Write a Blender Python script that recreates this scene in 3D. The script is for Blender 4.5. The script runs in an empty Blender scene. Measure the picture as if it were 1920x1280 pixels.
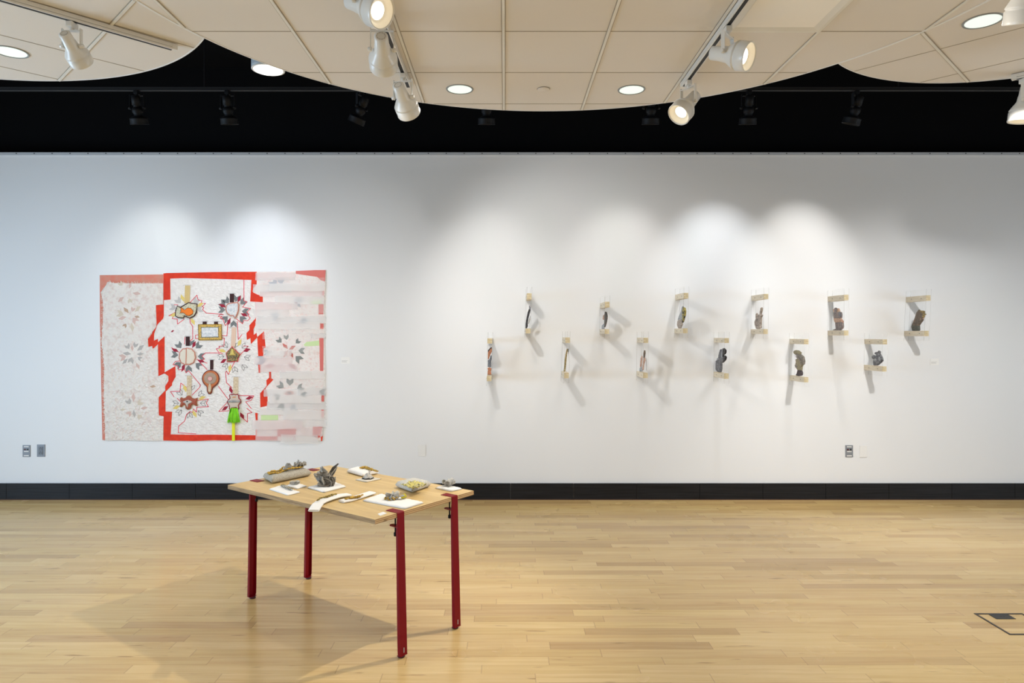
import bpy, bmesh, math, random
from math import sin, cos, pi, sqrt, atan2, radians
from mathutils import Vector, Matrix, Quaternion
from mathutils.geometry import delaunay_2d_cdt
import numpy as np
random.seed(7)
SC = bpy.context.scene
COL = SC.collection

# ------------------------------------------------------------ camera, world, exposure
CAMH = 1.68          # lens height above the floor
DW = 6.91            # distance from lens to gallery wall
F = 1280.0           # focal length in picture units of a 1920 wide frame (24 mm on 36 mm)
VX, VY = 947.0, 625.0
cam_d = bpy.data.cameras.new('camera'); cam = bpy.data.objects.new('camera', cam_d); COL.objects.link(cam)
cam_d.lens = 24.0; cam_d.sensor_width = 36.0; cam_d.sensor_fit = 'HORIZONTAL'
cam.location = (0, 0, CAMH); cam.rotation_euler = (pi/2, 0, 0)
cam_d.shift_x = (960 - VX)/1920.0
cam_d.shift_y = -(640 - VY)/1920.0
cam_d.clip_end = 60
SC.camera = cam
SC.view_settings.view_transform = 'Standard'; SC.view_settings.look = 'None'
SC.view_settings.gamma = 1.0; SC.view_settings.use_curve_mapping = False
SC.view_settings.exposure = -0.20
W = bpy.data.worlds.new('world'); SC.world = W; W.use_nodes = True
W.node_tree.nodes['Background'].inputs[0].default_value = (0.62, 0.78, 1.0, 1)
W.node_tree.nodes['Background'].inputs[1].default_value = 1.0

def area(name, loc, rot, sx, sy, power, col, parent=None):
    d = bpy.data.lights.new(name, 'AREA'); d.shape = 'RECTANGLE'; d.size = sx; d.size_y = sy
    d.energy = power; d.color = col
    o = bpy.data.objects.new(name, d); COL.objects.link(o); o.location = loc; o.rotation_euler = rot
    if parent: o.parent = parent
    return o
# daylight entering by the windows of both side walls (openings stand outside the picture)
area('window_daylight', (-7.35, 2.6, 1.45), (0, -pi/2, 0), 1.7, 4.6, 350, (0.53, 0.75, 1.0))
area('window_daylight', (7.35, 3.4, 1.45), (0, pi/2, 0), 1.7, 3.2, 85, (0.70, 0.85, 1.0))
# added soft fill for the hall's ambient light, unseen above and behind the camera
area('hall_fill_light', (1.0, -2.2, 3.9), (0, 0, 0), 9.0, 2.6, 255, (1.0, 0.98, 0.95))

# ------------------------------------------------------------ helpers
def P(px, py, Y):
    return Vector(((px-VX)/F*Y, Y, CAMH + (VY-py)/F*Y))
def on_floor(px, py, z=0.0):
    Y = (CAMH-z)*F/(py-VY); return Vector(((px-VX)/F*Y, Y, z))
def on_ceil(px, py, H):
    Y = H*F/(VY-py); return Vector(((px-VX)/F*Y, Y, CAMH+H))

class NT:
    def __init__(s, m): s.t = m.node_tree; s.n = s.t.nodes; s.l = s.t.links
    def __call__(s, typ, ins=None, **kw):
        n = s.n.new(typ)
        for k, v in kw.items(): setattr(n, k, v)
        for k, v in (ins or {}).items():
            i = n.inputs[k]
            if isinstance(v, tuple) and len(v) == 2 and hasattr(v[0], 'outputs'): s.l.new(v[0].outputs[v[1]], i)
            elif hasattr(v, 'outputs'): s.l.new(v.outputs[0], i)
            else: i.default_value = v
        return n
    def math(s, op, a, b=0.0, clamp=False):
        n = s.n.new('ShaderNodeMath'); n.operation = op; n.use_clamp = clamp
        for i, v in enumerate((a, b)):
            if isinstance(v, tuple): s.l.new(v[0].outputs[v[1]], n.inputs[i])
            elif hasattr(v, 'outputs'): s.l.new(v.outputs[0], n.inputs[i])
            else: n.inputs[i].default_value = v
        return n
    def mix(s, f, a, b):
        n = s.n.new('ShaderNodeMix'); n.data_type = 'RGBA'
        for i, v in ((0, f), (6, a), (7, b)):
            if isinstance(v, tuple) and len(v) == 2 and hasattr(v[0], 'outputs'): s.l.new(v[0].outputs[v[1]], n.inputs[i])
            elif hasattr(v, 'outputs'): s.l.new(v.outputs[2] if v.bl_idname == 'ShaderNodeMix' else v.outputs[0], n.inputs[i])
            else: n.inputs[i].default_value = v if i == 0 else (*v[:3], 1)
        return n
    def ramp(s, f, stops):
        n = s.n.new('ShaderNodeValToRGB'); e = n.color_ramp.elements
        while len(e) < len(stops): e.new(0.5)
        for q, (p, c) in zip(e, stops):
            q.position = p; q.color = (*c, 1) if isinstance(c, (tuple, list)) else (c, c, c, 1)
        s.l.new(f.outputs[0] if not isinstance(f, tuple) else f[0].outputs[f[1]], n.inputs[0]); return n

def lin(r, g, b):
    f = lambda c: (c/255/12.92) if c/255 <= 0.04045 else ((c/255+0.055)/1.055)**2.4
    return (f(r), f(g), f(b))

MATS = {}
def mat(name, col, rough=0.6, metal=0.0, col2=None, nscale=20.0, thr=(0.4, 0.6), stretch=(1, 1, 1), bump=0.0, bscale=80.0, bstretch=(1, 1, 1),
        spec=0.5, alpha=1.0, emit=None, estr=0.0, coat=0.0, col3=None, thr3=(0.58, 0.66), n3=7.0, bdist=0.004):
    if name in MATS: return MATS[name]
    m = bpy.data.materials.new(name); m.use_nodes = True; MATS[name] = m
    N = NT(m); B = N.n['Principled BSDF']
    B.inputs['Base Color'].default_value = (*col, 1); B.inputs['Roughness'].default_value = rough
    B.inputs['Metallic'].default_value = metal; B.inputs['Specular IOR Level'].default_value = spec
    B.inputs['Alpha'].default_value = alpha; B.inputs['Coat Weight'].default_value = coat
    if emit: B.inputs['Emission Color'].default_value = (*emit, 1); B.inputs['Emission Strength'].default_value = estr
    tc = N('ShaderNodeTexCoord')
    last = None
    if col2:
        mp = N('ShaderNodeMapping', {'Vector': (tc, 'Object'), 'Scale': stretch})
        nz = N('ShaderNodeTexNoise', {'Vector': mp, 'Scale': nscale, 'Detail': 5.0, 'Roughness': 0.6})
        rp = N.ramp(nz, [(thr[0], 0.0), (thr[1], 1.0)])
        last = N.mix(rp, col, col2)
        if col3:
            nz2 = N('ShaderNodeTexNoise', {'Vector': mp, 'Scale': n3, 'Detail': 6.0, 'Roughness': 0.65})
            rp2 = N.ramp(nz2, [(thr3[0], 0.0), (thr3[1], 1.0)])
            last = N.mix(rp2, last, col3)
        N.l.new(last.outputs[2], B.inputs['Base Color'])
    if bump:
        mp = N('ShaderNodeMapping', {'Vector': (tc, 'Object'), 'Scale': bstretch})
        nz = N('ShaderNodeTexNoise', {'Vector': mp, 'Scale': bscale, 'Detail': 4.0})
        bp = N('ShaderNodeBump', {'Height': nz, 'Strength': bump, 'Distance': bdist})
        N.l.new(bp.outputs[0], B.inputs['Normal'])
    return m

class MB:
    """collects shapes, links them as ONE mesh object"""
    def __init__(s): s.v = []; s.f = []; s.mi = []; s.sm = []
    def add(s, vs, fs, mi=0, smooth=False):
        o = len(s.v); s.v += [tuple(v) for v in vs]
        for f in fs: s.f.append(tuple(o+i for i in f)); s.mi.append(mi); s.sm.append(smooth)
        return s
    def box(s, c, d, mi=0, M=None, bev=0.0):
        x, y, z = d[0]/2, d[1]/2, d[2]/2
        if bev > 0:
            bm = bmesh.new(); bmesh.ops.create_cube(bm, size=1)
            for v in bm.verts: v.co = Vector((v.co.x*d[0], v.co.y*d[1], v.co.z*d[2]))
            bmesh.ops.bevel(bm, geom=bm.edges[:], offset=bev, segments=2, affect='EDGES', profile=0.5)
            vs = [v.co.copy() for v in bm.verts]; bm.verts.index_update(); fs = [[v.index for v in f.verts] for f in bm.faces]; bm.free()
        else:
            vs = [Vector(p) for p in ((-x,-y,-z),(x,-y,-z),(x,y,-z),(-x,y,-z),(-x,-y,z),(x,-y,z),(x,y,z),(-x,y,z))]
            fs = [(0,3,2,1),(4,5,6,7),(0,1,5,4),(1,2,6,5),(2,3,7,6),(3,0,4,7)]
        if M is not None: vs = [M @ v for v in vs]
        vs = [v + Vector(c) for v in vs]
        return s.add(vs, fs, mi)
    def prism(s, pts, f0, f1, mi=0, smooth=False):
        """pts 2D outline; f0, f1 map (a,b) to 3D for the two caps"""
        n = len(pts); A = [f0(*p) for p in pts]; B = [f1(*p) for p in pts]
        s.add(A+B, [tuple(range(n))[::-1], tuple(range(n, 2*n))] + [(i, (i+1) % n, n+(i+1) % n, n+i) for i in range(n)], mi, smooth); return s
    def lathe(s, prof, M, n=28, mi=0, cap=True):
        """prof: (t, r) along +Z of M"""
        vs = []; fs = []
        for t, r in prof:
            for k in range(n):
                a = 2*pi*k/n; vs.append(M @ Vector((r*cos(a), r*sin(a), t)))
        for i in range(len(prof)-1):
            for k in range(n):
                fs.append((i*n+k, i*n+(k+1) % n, (i+1)*n+(k+1) % n, (i+1)*n+k))
        s.add(vs, fs, mi, True)
        if cap:
            s.add(vs[:n], [tuple(range(n))[::-1]], mi); s.add(vs[-n:], [tuple(range(n))], mi)
        return s
    def tube(s, pts, r, n=8, mi=0, closed=False):
        pts = [Vector(p) for p in pts]; m = len(pts); vs = []; fs = []
        up = Vector((0.13, 0.21, 0.97))
        for i, p in enumerate(pts):
            if closed: d = pts[(i+1) % m]-pts[i-1]
            else: d = pts[min(i+1, m-1)]-pts[max(i-1, 0)]
            d.normalize()
            a = d.cross(up)
            if a.length < 0.05: a = d.cross(Vector((1, 0, 0)))
            a.normalize(); b = d.cross(a)
            rr = r[i] if isinstance(r, (list, tuple)) else r
            for k in range(n): vs.append(p + a*rr*cos(2*pi*k/n) + b*rr*sin(2*pi*k/n))
        for i in range(m if closed else m-1):
            j = (i+1) % m
            for k in range(n): fs.append((i*n+k, i*n+(k+1) % n, j*n+(k+1) % n, j*n+k))
        s.add(vs, fs, mi, True)
        if not closed:
            s.add(vs[:n], [tuple(range(n))], mi); s.add(vs[-n:], [tuple(range(n))], mi)
        return s
    def build(s, name, mats, parent=None):
        me = bpy.data.meshes.new(name); me.from_pydata(s.v, [], s.f)
        for m in (mats if isinstance(mats, (list, tuple)) else [mats]): me.materials.append(m)
        for p, a, b in zip(me.polygons, s.mi, s.sm): p.material_index = a; p.use_smooth = b
        bm = bmesh.new(); bm.from_mesh(me); bmesh.ops.recalc_face_normals(bm, faces=bm.faces[:]); bm.to_mesh(me); bm.free()
        me.update()
        o = bpy.data.objects.new(name, me); COL.objects.link(o)
        if parent: o.parent = parent
        return o

def tag(o, label, cat, group=None, kind=None):
    o['label'] = label; o['category'] = cat
    if group: o['group'] = group
    if kind: o['kind'] = kind
    return o
def struct(o, label=None):
    o['kind'] = 'structure'
    if label: o['label'] = label
    return o
def empty(name, loc=(0, 0, 0), rz=0.0):
    o = bpy.data.objects.new(name, None); COL.objects.link(o); o.location = loc; o.rotation_euler = (0, 0, rz); o.empty_display_size = 0.1
    return o
def frame_of(d, up=(0, 0, 1)):
    d = Vector(d).normalized(); x = Vector(up).cross(d)
    if x.length < 1e-3: x = Vector((1, 0, 0)).cross(d)
    x.normalize(); y = d.cross(x)
    return Matrix((x, y, d)).transposed().to_4x4()

def inside(poly, p):
    c = False; n = len(poly)
    for i in range(n):
        a, b = poly[i], poly[i-1]
        if (a[1] > p[1]) != (b[1] > p[1]) and p[0] < (b[0]-a[0])*(p[1]-a[1])/(b[1]-a[1])+a[0]: c = not c
    return c
def inflate(outline, g, T, r, fmap, back=1.0, mb=None, mi=0, wob=0.0, seed=0):
    """puffy shape from a 2D outline (metres); fmap(a, b, h) -> 3D"""
    rnd = random.Random(seed)
    bd = []
    n = len(outline)
    for i in range(n):
        a = Vector(outline[i]); b = Vector(outline[(i+1) % n]); k = max(1, int((b-a).length/g + 0.5))
        for j in range(k): bd.append(a.lerp(b, j/k))
    nb = len(bd)
    xs = [p.x for p in bd]; ys = [p.y for p in bd]
    ins = []
    A = np.array([(p.x, p.y) for p in bd]); Bq = np.roll(A, -1, 0)
    def dist(p):
        d = Bq-A; q = np.array(p)-A
        t = np.clip((q*d).sum(1)/np.maximum((d*d).sum(1), 1e-12), 0, 1)
        e = q-d*t[:, None]; return float(np.sqrt((e*e).sum(1)).min())
    y = min(ys)+g*0.5; row = 0
    while y < max(ys):
        x = min(xs)+g*(0.5 if row % 2 else 0.0)
        while x < max(xs):
            q = (x+rnd.uniform(-.12, .12)*g, y+rnd.uniform(-.12, .12)*g)
            if inside(bd, q):
                dd = dist(q)
                if dd > g*0.45: ins.append((q, dd))
            x += g
        y += g*0.87; row += 1
    pts = bd+[Vector(q) for q, _ in ins]
    ov, oe, of, ovi, oei, ofi = delaunay_2d_cdt(pts, [(i, (i+1) % nb) for i in range(nb)], [], 1, 1e-7)
    hs = []
    for v, src in zip(ov, ovi):
        k = src[0] if src else 0
        if k < nb: hs.append(0.0)
        else:
            d = ins[k-nb][1]; u = min(d/r, 1.0); hs.append(T/2*sqrt(max(0, 1-(1-u)**2))*(1+rnd.uniform(-wob, wob)))
    m = mb or MB(); N_ = len(ov)
    fr = [fmap(v.x, v.y, h) for v, h in zip(ov, hs)]
    bk = []; idx = []
    for i, (v, h) in enumerate(zip(ov, hs)):
        if h == 0: idx.append(i)
        else: idx.append(N_+len(bk)); bk.append(fmap(v.x, v.y, -h*back))
    m.add(fr+bk, [tuple(f) for f in of]+[tuple(idx[i] for i in f[::-1]) for f in of], mi, True)
    return m

# ------------------------------------------------------------ materials of the place
M_wall = mat('painted_plaster', (0.79, 0.80, 0.815), 0.75, bump=0.05, bscale=300, spec=0.25)
M_black = mat('black_paint', (0.0035, 0.0035, 0.004), 0.9, spec=0.1)
M_tile = mat('acoustic_tile', (0.74, 0.70, 0.65), 0.85, bump=0.15, bscale=220, spec=0.15, bdist=0.002)
M_tbar = mat('ceiling_tee_enamel', (0.76, 0.74, 0.68), 0.5)
M_gap = mat('shadow_gap', (0.40, 0.35, 0.28), 0.9)
M_rim = mat('cloud_rim_metal', (0.80, 0.80, 0.79), 0.4)
M_white = mat('white_enamel', (0.72, 0.70, 0.65), 0.35, coat=0.2)
M_ring = mat('downlight_ring', (0.26, 0.28, 0.28), 0.4)
M_lens = mat('downlight_lens', (0.25, 0.25, 0.25), 0.5, emit=(0.90, 1.0, 0.90), estr=1.02)
M_bulb = mat('lamp_face', (1, 1, 1), 0.4, emit=(1.0, 0.93, 0.80), estr=4.5)
M_bulb_in = mat('lamp_reflector', (0.62, 0.56, 0.44), 0.3, emit=(1.0, 0.86, 0.62), estr=0.35)
M_groove = mat('track_groove', (0.01, 0.01, 0.01), 0.6)
M_blackmetal = mat('black_metal', (0.004, 0.004, 0.005), 0.6, spec=0.25)
M_rail = mat('black_rail', (0.012, 0.012, 0.013), 0.6, spec=0.3)

def floor_material():
    m = bpy.data.materials.new('maple_floor'); m.use_nodes = True; N = NT(m); B = N.n['Principled BSDF']
    tc = N('ShaderNodeTexCoord'); sp = N('ShaderNodeSeparateXYZ', {0: (tc, 'Object')})
    pw = 0.0865
    ry = N.math('DIVIDE', (sp, 1), pw); row = N.math('FLOOR', ry); fy = N.math('FRACT', ry)
    wv = N.math('ADD', N.math('MULTIPLY', (sp, 0), 1.25), N.math('MULTIPLY', row, 13.37))
    vc = N('ShaderNodeTexVoronoi', {'W': wv, 'Scale': 1.0}, voronoi_dimensions='1D', feature='F1')
    ve = N('ShaderNodeTexVoronoi', {'W': wv, 'Scale': 1.0}, voronoi_dimensions='1D', feature='DISTANCE_TO_EDGE')
    endj = N.math('LESS_THAN', ve, 0.0030)
    edge = N.math('LESS_THAN', N.math('MINIMUM', fy, N.math('SUBTRACT', 1.0, fy)), 0.010)
    sc = N('ShaderNodeSeparateColor', {0: (vc, 'Color')})
    base = N.ramp((sc, 0), [(0.0, lin(192, 160, 106)), (0.2, lin(210, 179, 120)), (0.6, lin(217, 187, 127)), (1.0, lin(227, 199, 141))])
    hue = N.mix(N.math('MULTIPLY', (sc, 1), 0.30), base, lin(220, 188, 140))
    # grain, shifted for every board
    gx = N.math('ADD', (sp, 0), N.math('MULTIPLY', (sc, 2), 37.0))
    cv = N('ShaderNodeCombineXYZ', {0: N.math('MULTIPLY', gx, 1.6), 1: N.math('MULTIPLY', (sp, 1), 34.0), 2: row})
    g1 = N('ShaderNodeTexNoise', {'Vector': cv, 'Scale': 1.0, 'Detail': 6.0, 'Roughness': 0.6, 'Distortion': 0.6})
    gr = N.ramp(g1, [(0.30, lin(222, 204, 172)), (0.62, (1, 1, 1))])
    mul = N('ShaderNodeMix', {0: 0.55}, data_type='RGBA', blend_type='MULTIPLY'); N.l.new(hue.outputs[2], mul.inputs[6]); N.l.new(gr.outputs[0], mul.inputs[7])
    cv2 = N('ShaderNodeCombineXYZ', {0: N.math('MULTIPLY', gx, 3.4), 1: N.math('MULTIPLY', (sp, 1), 26.0), 2: N.math('MULTIPLY', row, 3.1)})
    g2 = N('ShaderNodeTexNoise', {'Vector': cv2, 'Scale': 1.0, 'Detail': 3.0, 'Roughness': 0.5})
    kn = N.ramp(g2, [(0.665, 0.0), (0.74, 0.8)])
    c2 = N.mix(kn, (mul, 2), lin(150, 116, 66))
    j = N.math('MAXIMUM', N.math('MULTIPLY', endj, 0.32), N.math('MULTIPLY', edge, 0.12))
    c3 = N.mix(j, c2, lin(110, 78, 46))
    N.l.new(c3.outputs[2], B.inputs['Base Color'])
    g3 = N('ShaderNodeTexNoise', {'Vector': (tc, 'Object'), 'Scale': 1.3, 'Detail': 3.0})
    rr = N('ShaderNodeMapRange', {0: g3, 1: 0.3, 2: 0.7, 3: 0.20, 4: 0.30}); N.l.new(rr.outputs[0], B.inputs['Roughness'])
    B.inputs['Specular IOR Level'].default_value = 0.5
    hb = N.math('ADD', N.math('MULTIPLY', N.math('MAXIMUM', endj, edge), -1.0), N.math('MULTIPLY', (sc, 1), 0.2))
    bp = N('ShaderNodeBump', {'Height': hb, 'Strength': 0.12, 'Distance': 0.001}); N.l.new(bp.outputs[0], B.inputs['Normal'])
    return m

def base_material():
    m = bpy.data.materials.new('black_base_tile'); m.use_nodes = True; N = NT(m); B = N.n['Principled BSDF']
    tc = N('ShaderNodeTexCoord')
    mp = N('ShaderNodeMapping', {'Vector': (tc, 'Object'), 'Scale': (2.2, 1, 95)})
    nz = N('ShaderNodeTexNoise', {'Vector': mp, 'Scale': 1.0, 'Detail': 4.0})
    c = N.ramp(nz, [(0.35, (0.003, 0.003, 0.004)), (0.7, (0.013, 0.014, 0.017))])
    mp2 = N('ShaderNodeMapping', {'Vector': (tc, 'Object'), 'Scale': (6, 1, 60)})
    n2 = N('ShaderNodeTexNoise', {'Vector': mp2, 'Scale': 1.0, 'Detail': 6.0, 'Roughness': 0.7})
    s = N.ramp(n2, [(0.715, 0.0), (0.76, 0.6)])
    o = N.mix(s, c, (0.20, 0.20, 0.20)); N.l.new(o.outputs[2], B.inputs['Base Color'])
    B.inputs['Roughness'].default_value = 0.5; B.inputs['Specular IOR Level'].default_value = 0.3
    bp = N('ShaderNodeBump', {'Height': nz, 'Strength': 0.5, 'Distance': 0.003}); N.l.new(bp.outputs[0], B.inputs['Normal'])
    return m

# ------------------------------------------------------------ room shell
XL, XR, YB, ZC = -7.0, 7.0, -5.0, 4.45
ZW = CAMH + (VY-286)/F*DW      # top of the white wall
floor = MB().box(((XL+XR)/2, (YB+DW+0.3)/2, -0.05), (XR-XL+0.6, DW+0.3-YB, 0.1)).build('floor', floor_material()); struct(floor)
struct(MB().box((0, DW+0.10, (ZW)/2), (XR-XL, 0.20, ZW)).build('wall_back', M_wall))
struct(MB().box((0, DW+0.26, (ZW+ZC)/2), (XR-XL, 0.10, ZC-ZW)).build('wall_back_upper', M_black))
struct(MB().box((0, DW+0.255, ZW-0.06), (XR-XL, 0.09, 0.1)).build('trim_2', M_black))
b = MB().box((0, DW-0.006, ZW-0.014), (XR-XL, 0.012, 0.028))
struct(b.build('trim_1', mat('wall_cap_metal', (0.50, 0.53, 0.57), 0.45)))
b = MB()
x = -5.3
while x < 5.4:
    b.box((x, DW-0.0135, ZW-0.012), (0.010, 0.003, 0.008)); x += 0.181
struct(b.build('trim_3', M_groove))
struct(MB().box((0, (YB+DW+0.3)/2, ZC+0.05), (XR-XL, DW+0.3-YB, 0.1)).build('ceiling', M_black))
struct(MB().box((0, YB-0.05, ZC/2), (XR-XL, 0.1, ZC)).build('wall_front', mat('rear_wall_paint', (0.62, 0.60, 0.57), 0.8)))
def side_wall(name, x, y0, y1):
    z0, z1 = 0.6, 2.4; b = MB()
    sgn = 1 if x > 0 else -1; xc = x+sgn*0.1
    b.box((xc, (YB+y0)/2, ZC/2), (0.2, y0-YB, ZC)); b.box((xc, (y1+DW+0.3)/2, ZC/2), (0.2, DW+0.3-y1, ZC))
    b.box((xc, (y0+y1)/2, z0/2), (0.2, y1-y0, z0)); b.box((xc, (y0+y1)/2, (z1+ZC)/2), (0.2, y1-y0, ZC-z1))
    return struct(b.build(name, M_wall))
side_wall('wall_left', XL, 0.2, 5.0)
side_wall('wall_right', XR, 1.7, 5.1)
def window(name, x, y0, y1):
    b = MB(); t = 0.06
    for z in (0.63, 2.37): b.box((x, (y0+y1)/2, z), (0.06, y1-y0, t))
    n = 3
    for k in range(n+1): b.box((x, y0+t/2+(y1-y0-t)*k/n, 1.5), (0.06, t, 1.7))
    struct(b.build(name, mat('window_frame_dark', (0.05, 0.05, 0.055), 0.5)))
window('window_1', XL-0.1, 0.2, 5.0); window('window_2', XR+0.1, 1.7, 5.1)
# black tile base along the wall, with its joints
b = MB(); j0 = (132-VX)/F*DW; pit = 0.6365; x = j0-pit*4.2
x = j0 - pit*4
while x < XR:
    x0 = max(x, XL); x1 = min(x+pit, XR)
    b.box(((x0+x1)/2, DW-0.009, 0.083), (x1-x0-0.0035, 0.018, 0.166)); x += pit
struct(b.build('baseboard_back', base_material()))
struct(MB().box((0, DW-0.010, 0.004), (XR-XL, 0.026, 0.008)).build('trim_4', mat('floor_edge_gap', (0.10, 0.05, 0.03), 0.8)))

# ------------------------------------------------------------ ceiling clouds
HC = 1.724; ZCL = CAMH+HC
C0 = (0.296, 3.026, 2.262); CL = (-3.10, 2.98, 1.678); CR = (2.965, 3.494, 1.203)
def arc_outline(c, n=160): return [(c[0]+c[2]*cos(2*pi*k/n), c[1]+c[2]*sin(2*pi*k/n)) for k in range(n)]
def cut_outline(c, ref, gap=0.004):
    """circle c without the area of circle ref"""
    R = ref[2]+gap; n = 720
    pts = []
    on = [(c[0]+c[2]*cos(2*pi*k/n), c[1]+c[2]*sin(2*pi*k/n)) for k in range(n)]
    keep = [math.hypot(p[0]-ref[0], p[1]-ref[1]) > R for p in on]
    s = next(k for k in range(n) if keep[k] and not keep[k-1])
    seq = []
    k = s
    while keep[k % n]: seq.append(on[k % n]); k += 1
    a0 = atan2(seq[-1][1]-ref[1], seq[-1][0]-ref[0]); a1 = atan2(seq[0][1]-ref[1], seq[0][0]-ref[0])
    d = (a1-a0+pi) % (2*pi)-pi
    m = 40
    for i in range(1, m): seq.append((ref[0]+R*cos(a0+d*i/m), ref[1]+R*sin(a0+d*i/m)))
    return seq
def line_clip(poly, p, d):
    """parameter intervals of the line p+t*d inside poly"""
    ts = []
    for i in range(len(poly)):
        a, b = poly[i-1], poly[i]
        ex, ey = b[0]-a[0], b[1]-a[1]; den = d[0]*ey-d[1]*ex
        if abs(den) < 1e-9: continue
        t = ((a[0]-p[0])*ey-(a[1]-p[1])*ex)/den; u = ((a[0]-p[0])*d[1]-(a[1]-p[1])*d[0])/den
        if 0 <= u < 1: ts.append(t)
    ts.sort(); return list(zip(ts[::2], ts[1::2]))
def cloud(outline, label, tees, thin):
    root = empty('ceiling_cloud', (0, 0, 0)); tag(root, label, 'ceiling panel', 'round ceiling clouds')
    b = MB(); b.prism(outline, lambda x, y: (x, y, ZCL), lambda x, y: (x, y, ZCL+0.05)); b.build('tile_panel', M_tile, root)
    n = len(outline); cx = sum(p[0] for p in outline)/n; cy = sum(p[1] for p in outline)/n
    b = MB()
    vs = []; fs = []
    for i, p in enumerate(outline):
        q = outline[(i+1) % n]; o = outline[i-1]
        t = Vector((q[0]-o[0], q[1]-o[1])).normalized(); nn = Vector((t.y, -t.x))
        pi_, po = (p[0]-nn.x*0.005, p[1]-nn.y*0.005), (p[0]+nn.x*0.002, p[1]+nn.y*0.002)
        vs += [(*pi_, ZCL-0.003), (*po, ZCL-0.003), (*po, ZCL+0.06), (*pi_, ZCL+0.0001)]
    for i in range(n):
        j = (i+1) % n
        for k in range(4): fs.append((4*i+k, 4*i+(k+1) % 4, 4*j+(k+1) % 4, 4*j+k))
    b.add(vs, fs); b.build('rim', M_rim, root)
    b = MB(); g = MB()
    for lst, w in ((tees, 0.024), (thin, 0.010)):
        for (px, py, dx, dy) in lst:
            L = math.hypot(dx, dy); dx /= L; dy /= L
            for t0, t1 in line_clip(outline, (px, py), (dx, dy)):
                c = (px+dx*(t0+t1)/2, py+dy*(t0+t1)/2)
                R = Matrix.Rotation(atan2(dy, dx), 4, 'Z')
                if w > 0.02:
                    b.box((c[0], c[1], ZCL-0.0035), (t1-t0-0.012, 0.015, 0.005), M=R)
                    for s in (-1, 1): g.box((c[0]-dy*s*0.0105, c[1]+dx*s*0.0105, ZCL-0.0010), (t1-t0-0.012, 0.004, 0.002), M=R)
                else: g.box((c[0], c[1], ZCL-0.0008), (t1-t0-0.012, 0.0075, 0.0016), M=R)
    b.build('tee_grid', M_tbar, root); g.build('tile_joint', M_gap, root)
    return root
tees = [(-0.009+0.6*k, 0, 0, 1) for k in range(-4, 5)]
thin = [(0, 3.897+0.6145*k, 1, 0) for k in range(-5, 3)]
o0 = arc_outline(C0); cl0 = cloud(o0, 'large round acoustic ceiling cloud in the middle, between the two smaller ones', tees, thin)
s2 = sqrt(.5)
tees = [(s2*a, s2*a, -s2, s2) for a in (-0.69, -0.08, 0.53, 1.14)]; thin = [(-s2*a, s2*a, s2, s2) for a in (2.4, 3.02, 3.63, 4.24, 4.85, 5.42)]
oL = cut_outline(CL, C0); clL = cloud(oL, 'round ceiling cloud at the left, its tile grid turned diagonally', tees, thin)
tees = [(-0.7*a, 0.716*a, 0.716, 0.70) for a in (-0.1, 0.51, 1.124, 1.73)]; thin = [(0.72*a, 0.70*a, 0.70, -0.72) for a in (3.55, 4.15, 4.755, 5.29)]
oR = cut_outline(CR, C0); clR = cloud(oR, 'round ceiling cloud at the right edge, with diagonal joints', tees, thin)

# ------------------------------------------------------------ lamps
def spot(name, loc, d, power, ang, col, blend=0.8, r=0.04, parent=None):
    L = bpy.data.lights.new(name, 'SPOT'); L.energy = power; L.color = col; L.spot_size = radians(ang); L.spot_blend = blend; L.shadow_soft_size = r
    o = bpy.data.objects.new(name, L); COL.objects.link(o); o.location = loc
    o.rotation_mode = 'QUATERNION'; o.rotation_quaternion = Vector(d).to_track_quat('-Z', 'Y')
    if parent: o.parent = parent
    return o

def downlight(px, py, label, r, power, H=HC):
    c = on_ceil(px, py, H)
    root = empty('recessed_downlight', c); tag(root, label, 'ceiling light', 'round recessed downlights')
    I = Matrix.Identity(4)
    MB().lathe([(0.001, r*0.86), (-0.004, r*0.87), (-0.005, r*0.97), (0.001, r)], I, 40, cap=False).build('trim_ring', M_ring, root)
    MB().lathe([(-0.0022, 0.0), (-0.0022, r*0.88)], I, 40, cap=False).build('lens', M_lens, root)
    if power:
        s = spot('downlight_beam', (0, 0, -0.02), (0, 0, -1), power, 150, (1.0, 0.97, 0.90), 0.7, 0.08, root)
    return root
PD = 58
downlight(862, 167, 'left of the two lit downlights in the big middle cloud', 0.098, PD)
downlight(1184, 168, 'right of the two lit downlights in the big middle cloud', 0.098, PD)
downlight(20, 97, 'lit downlight in the left cloud, cut by the picture edge', 0.098, PD)
downlight(1843, 39, 'lit downlight in the right cloud, tilted oval with a grey ring', 0.100, PD)
# surface cylinder lamp hanging in the black gap
c = on_ceil(503, 131, 1.765)
root = empty('cylinder_downlight', c); tag(root, 'grey cylinder lamp with a glowing face in the black gap beside the middle cloud', 'ceiling light')
I4 = Matrix.Identity(4)
MB().lathe([(0.0, 0.104), (0.0, 0.108), (0.02, 0.108), (ZC-c.z-0.01, 0.108)], I4, 44).build('housing', mat('cylinder_grey', (0.38, 0.42, 0.45), 0.5), root)
MB().lathe([(-0.001, 0.092), (-0.004, 0.10), (-0.001, 0.107)], I4, 44, cap=False).build('trim_ring', M_rim, root)
MB().lathe([(-0.003, 0.0), (-0.003, 0.094)], I4, 44, cap=False).build('lens', mat('cylinder_lens', (1, 1, 1), 0.4, emit=(1, 1, 0.94), estr=5), root)
spot('downlight_beam', (0, 0, -0.03), (0, 0, -1), PD, 150, (1, 0.97, 0.9), 0.7, 0.08, root)
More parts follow.
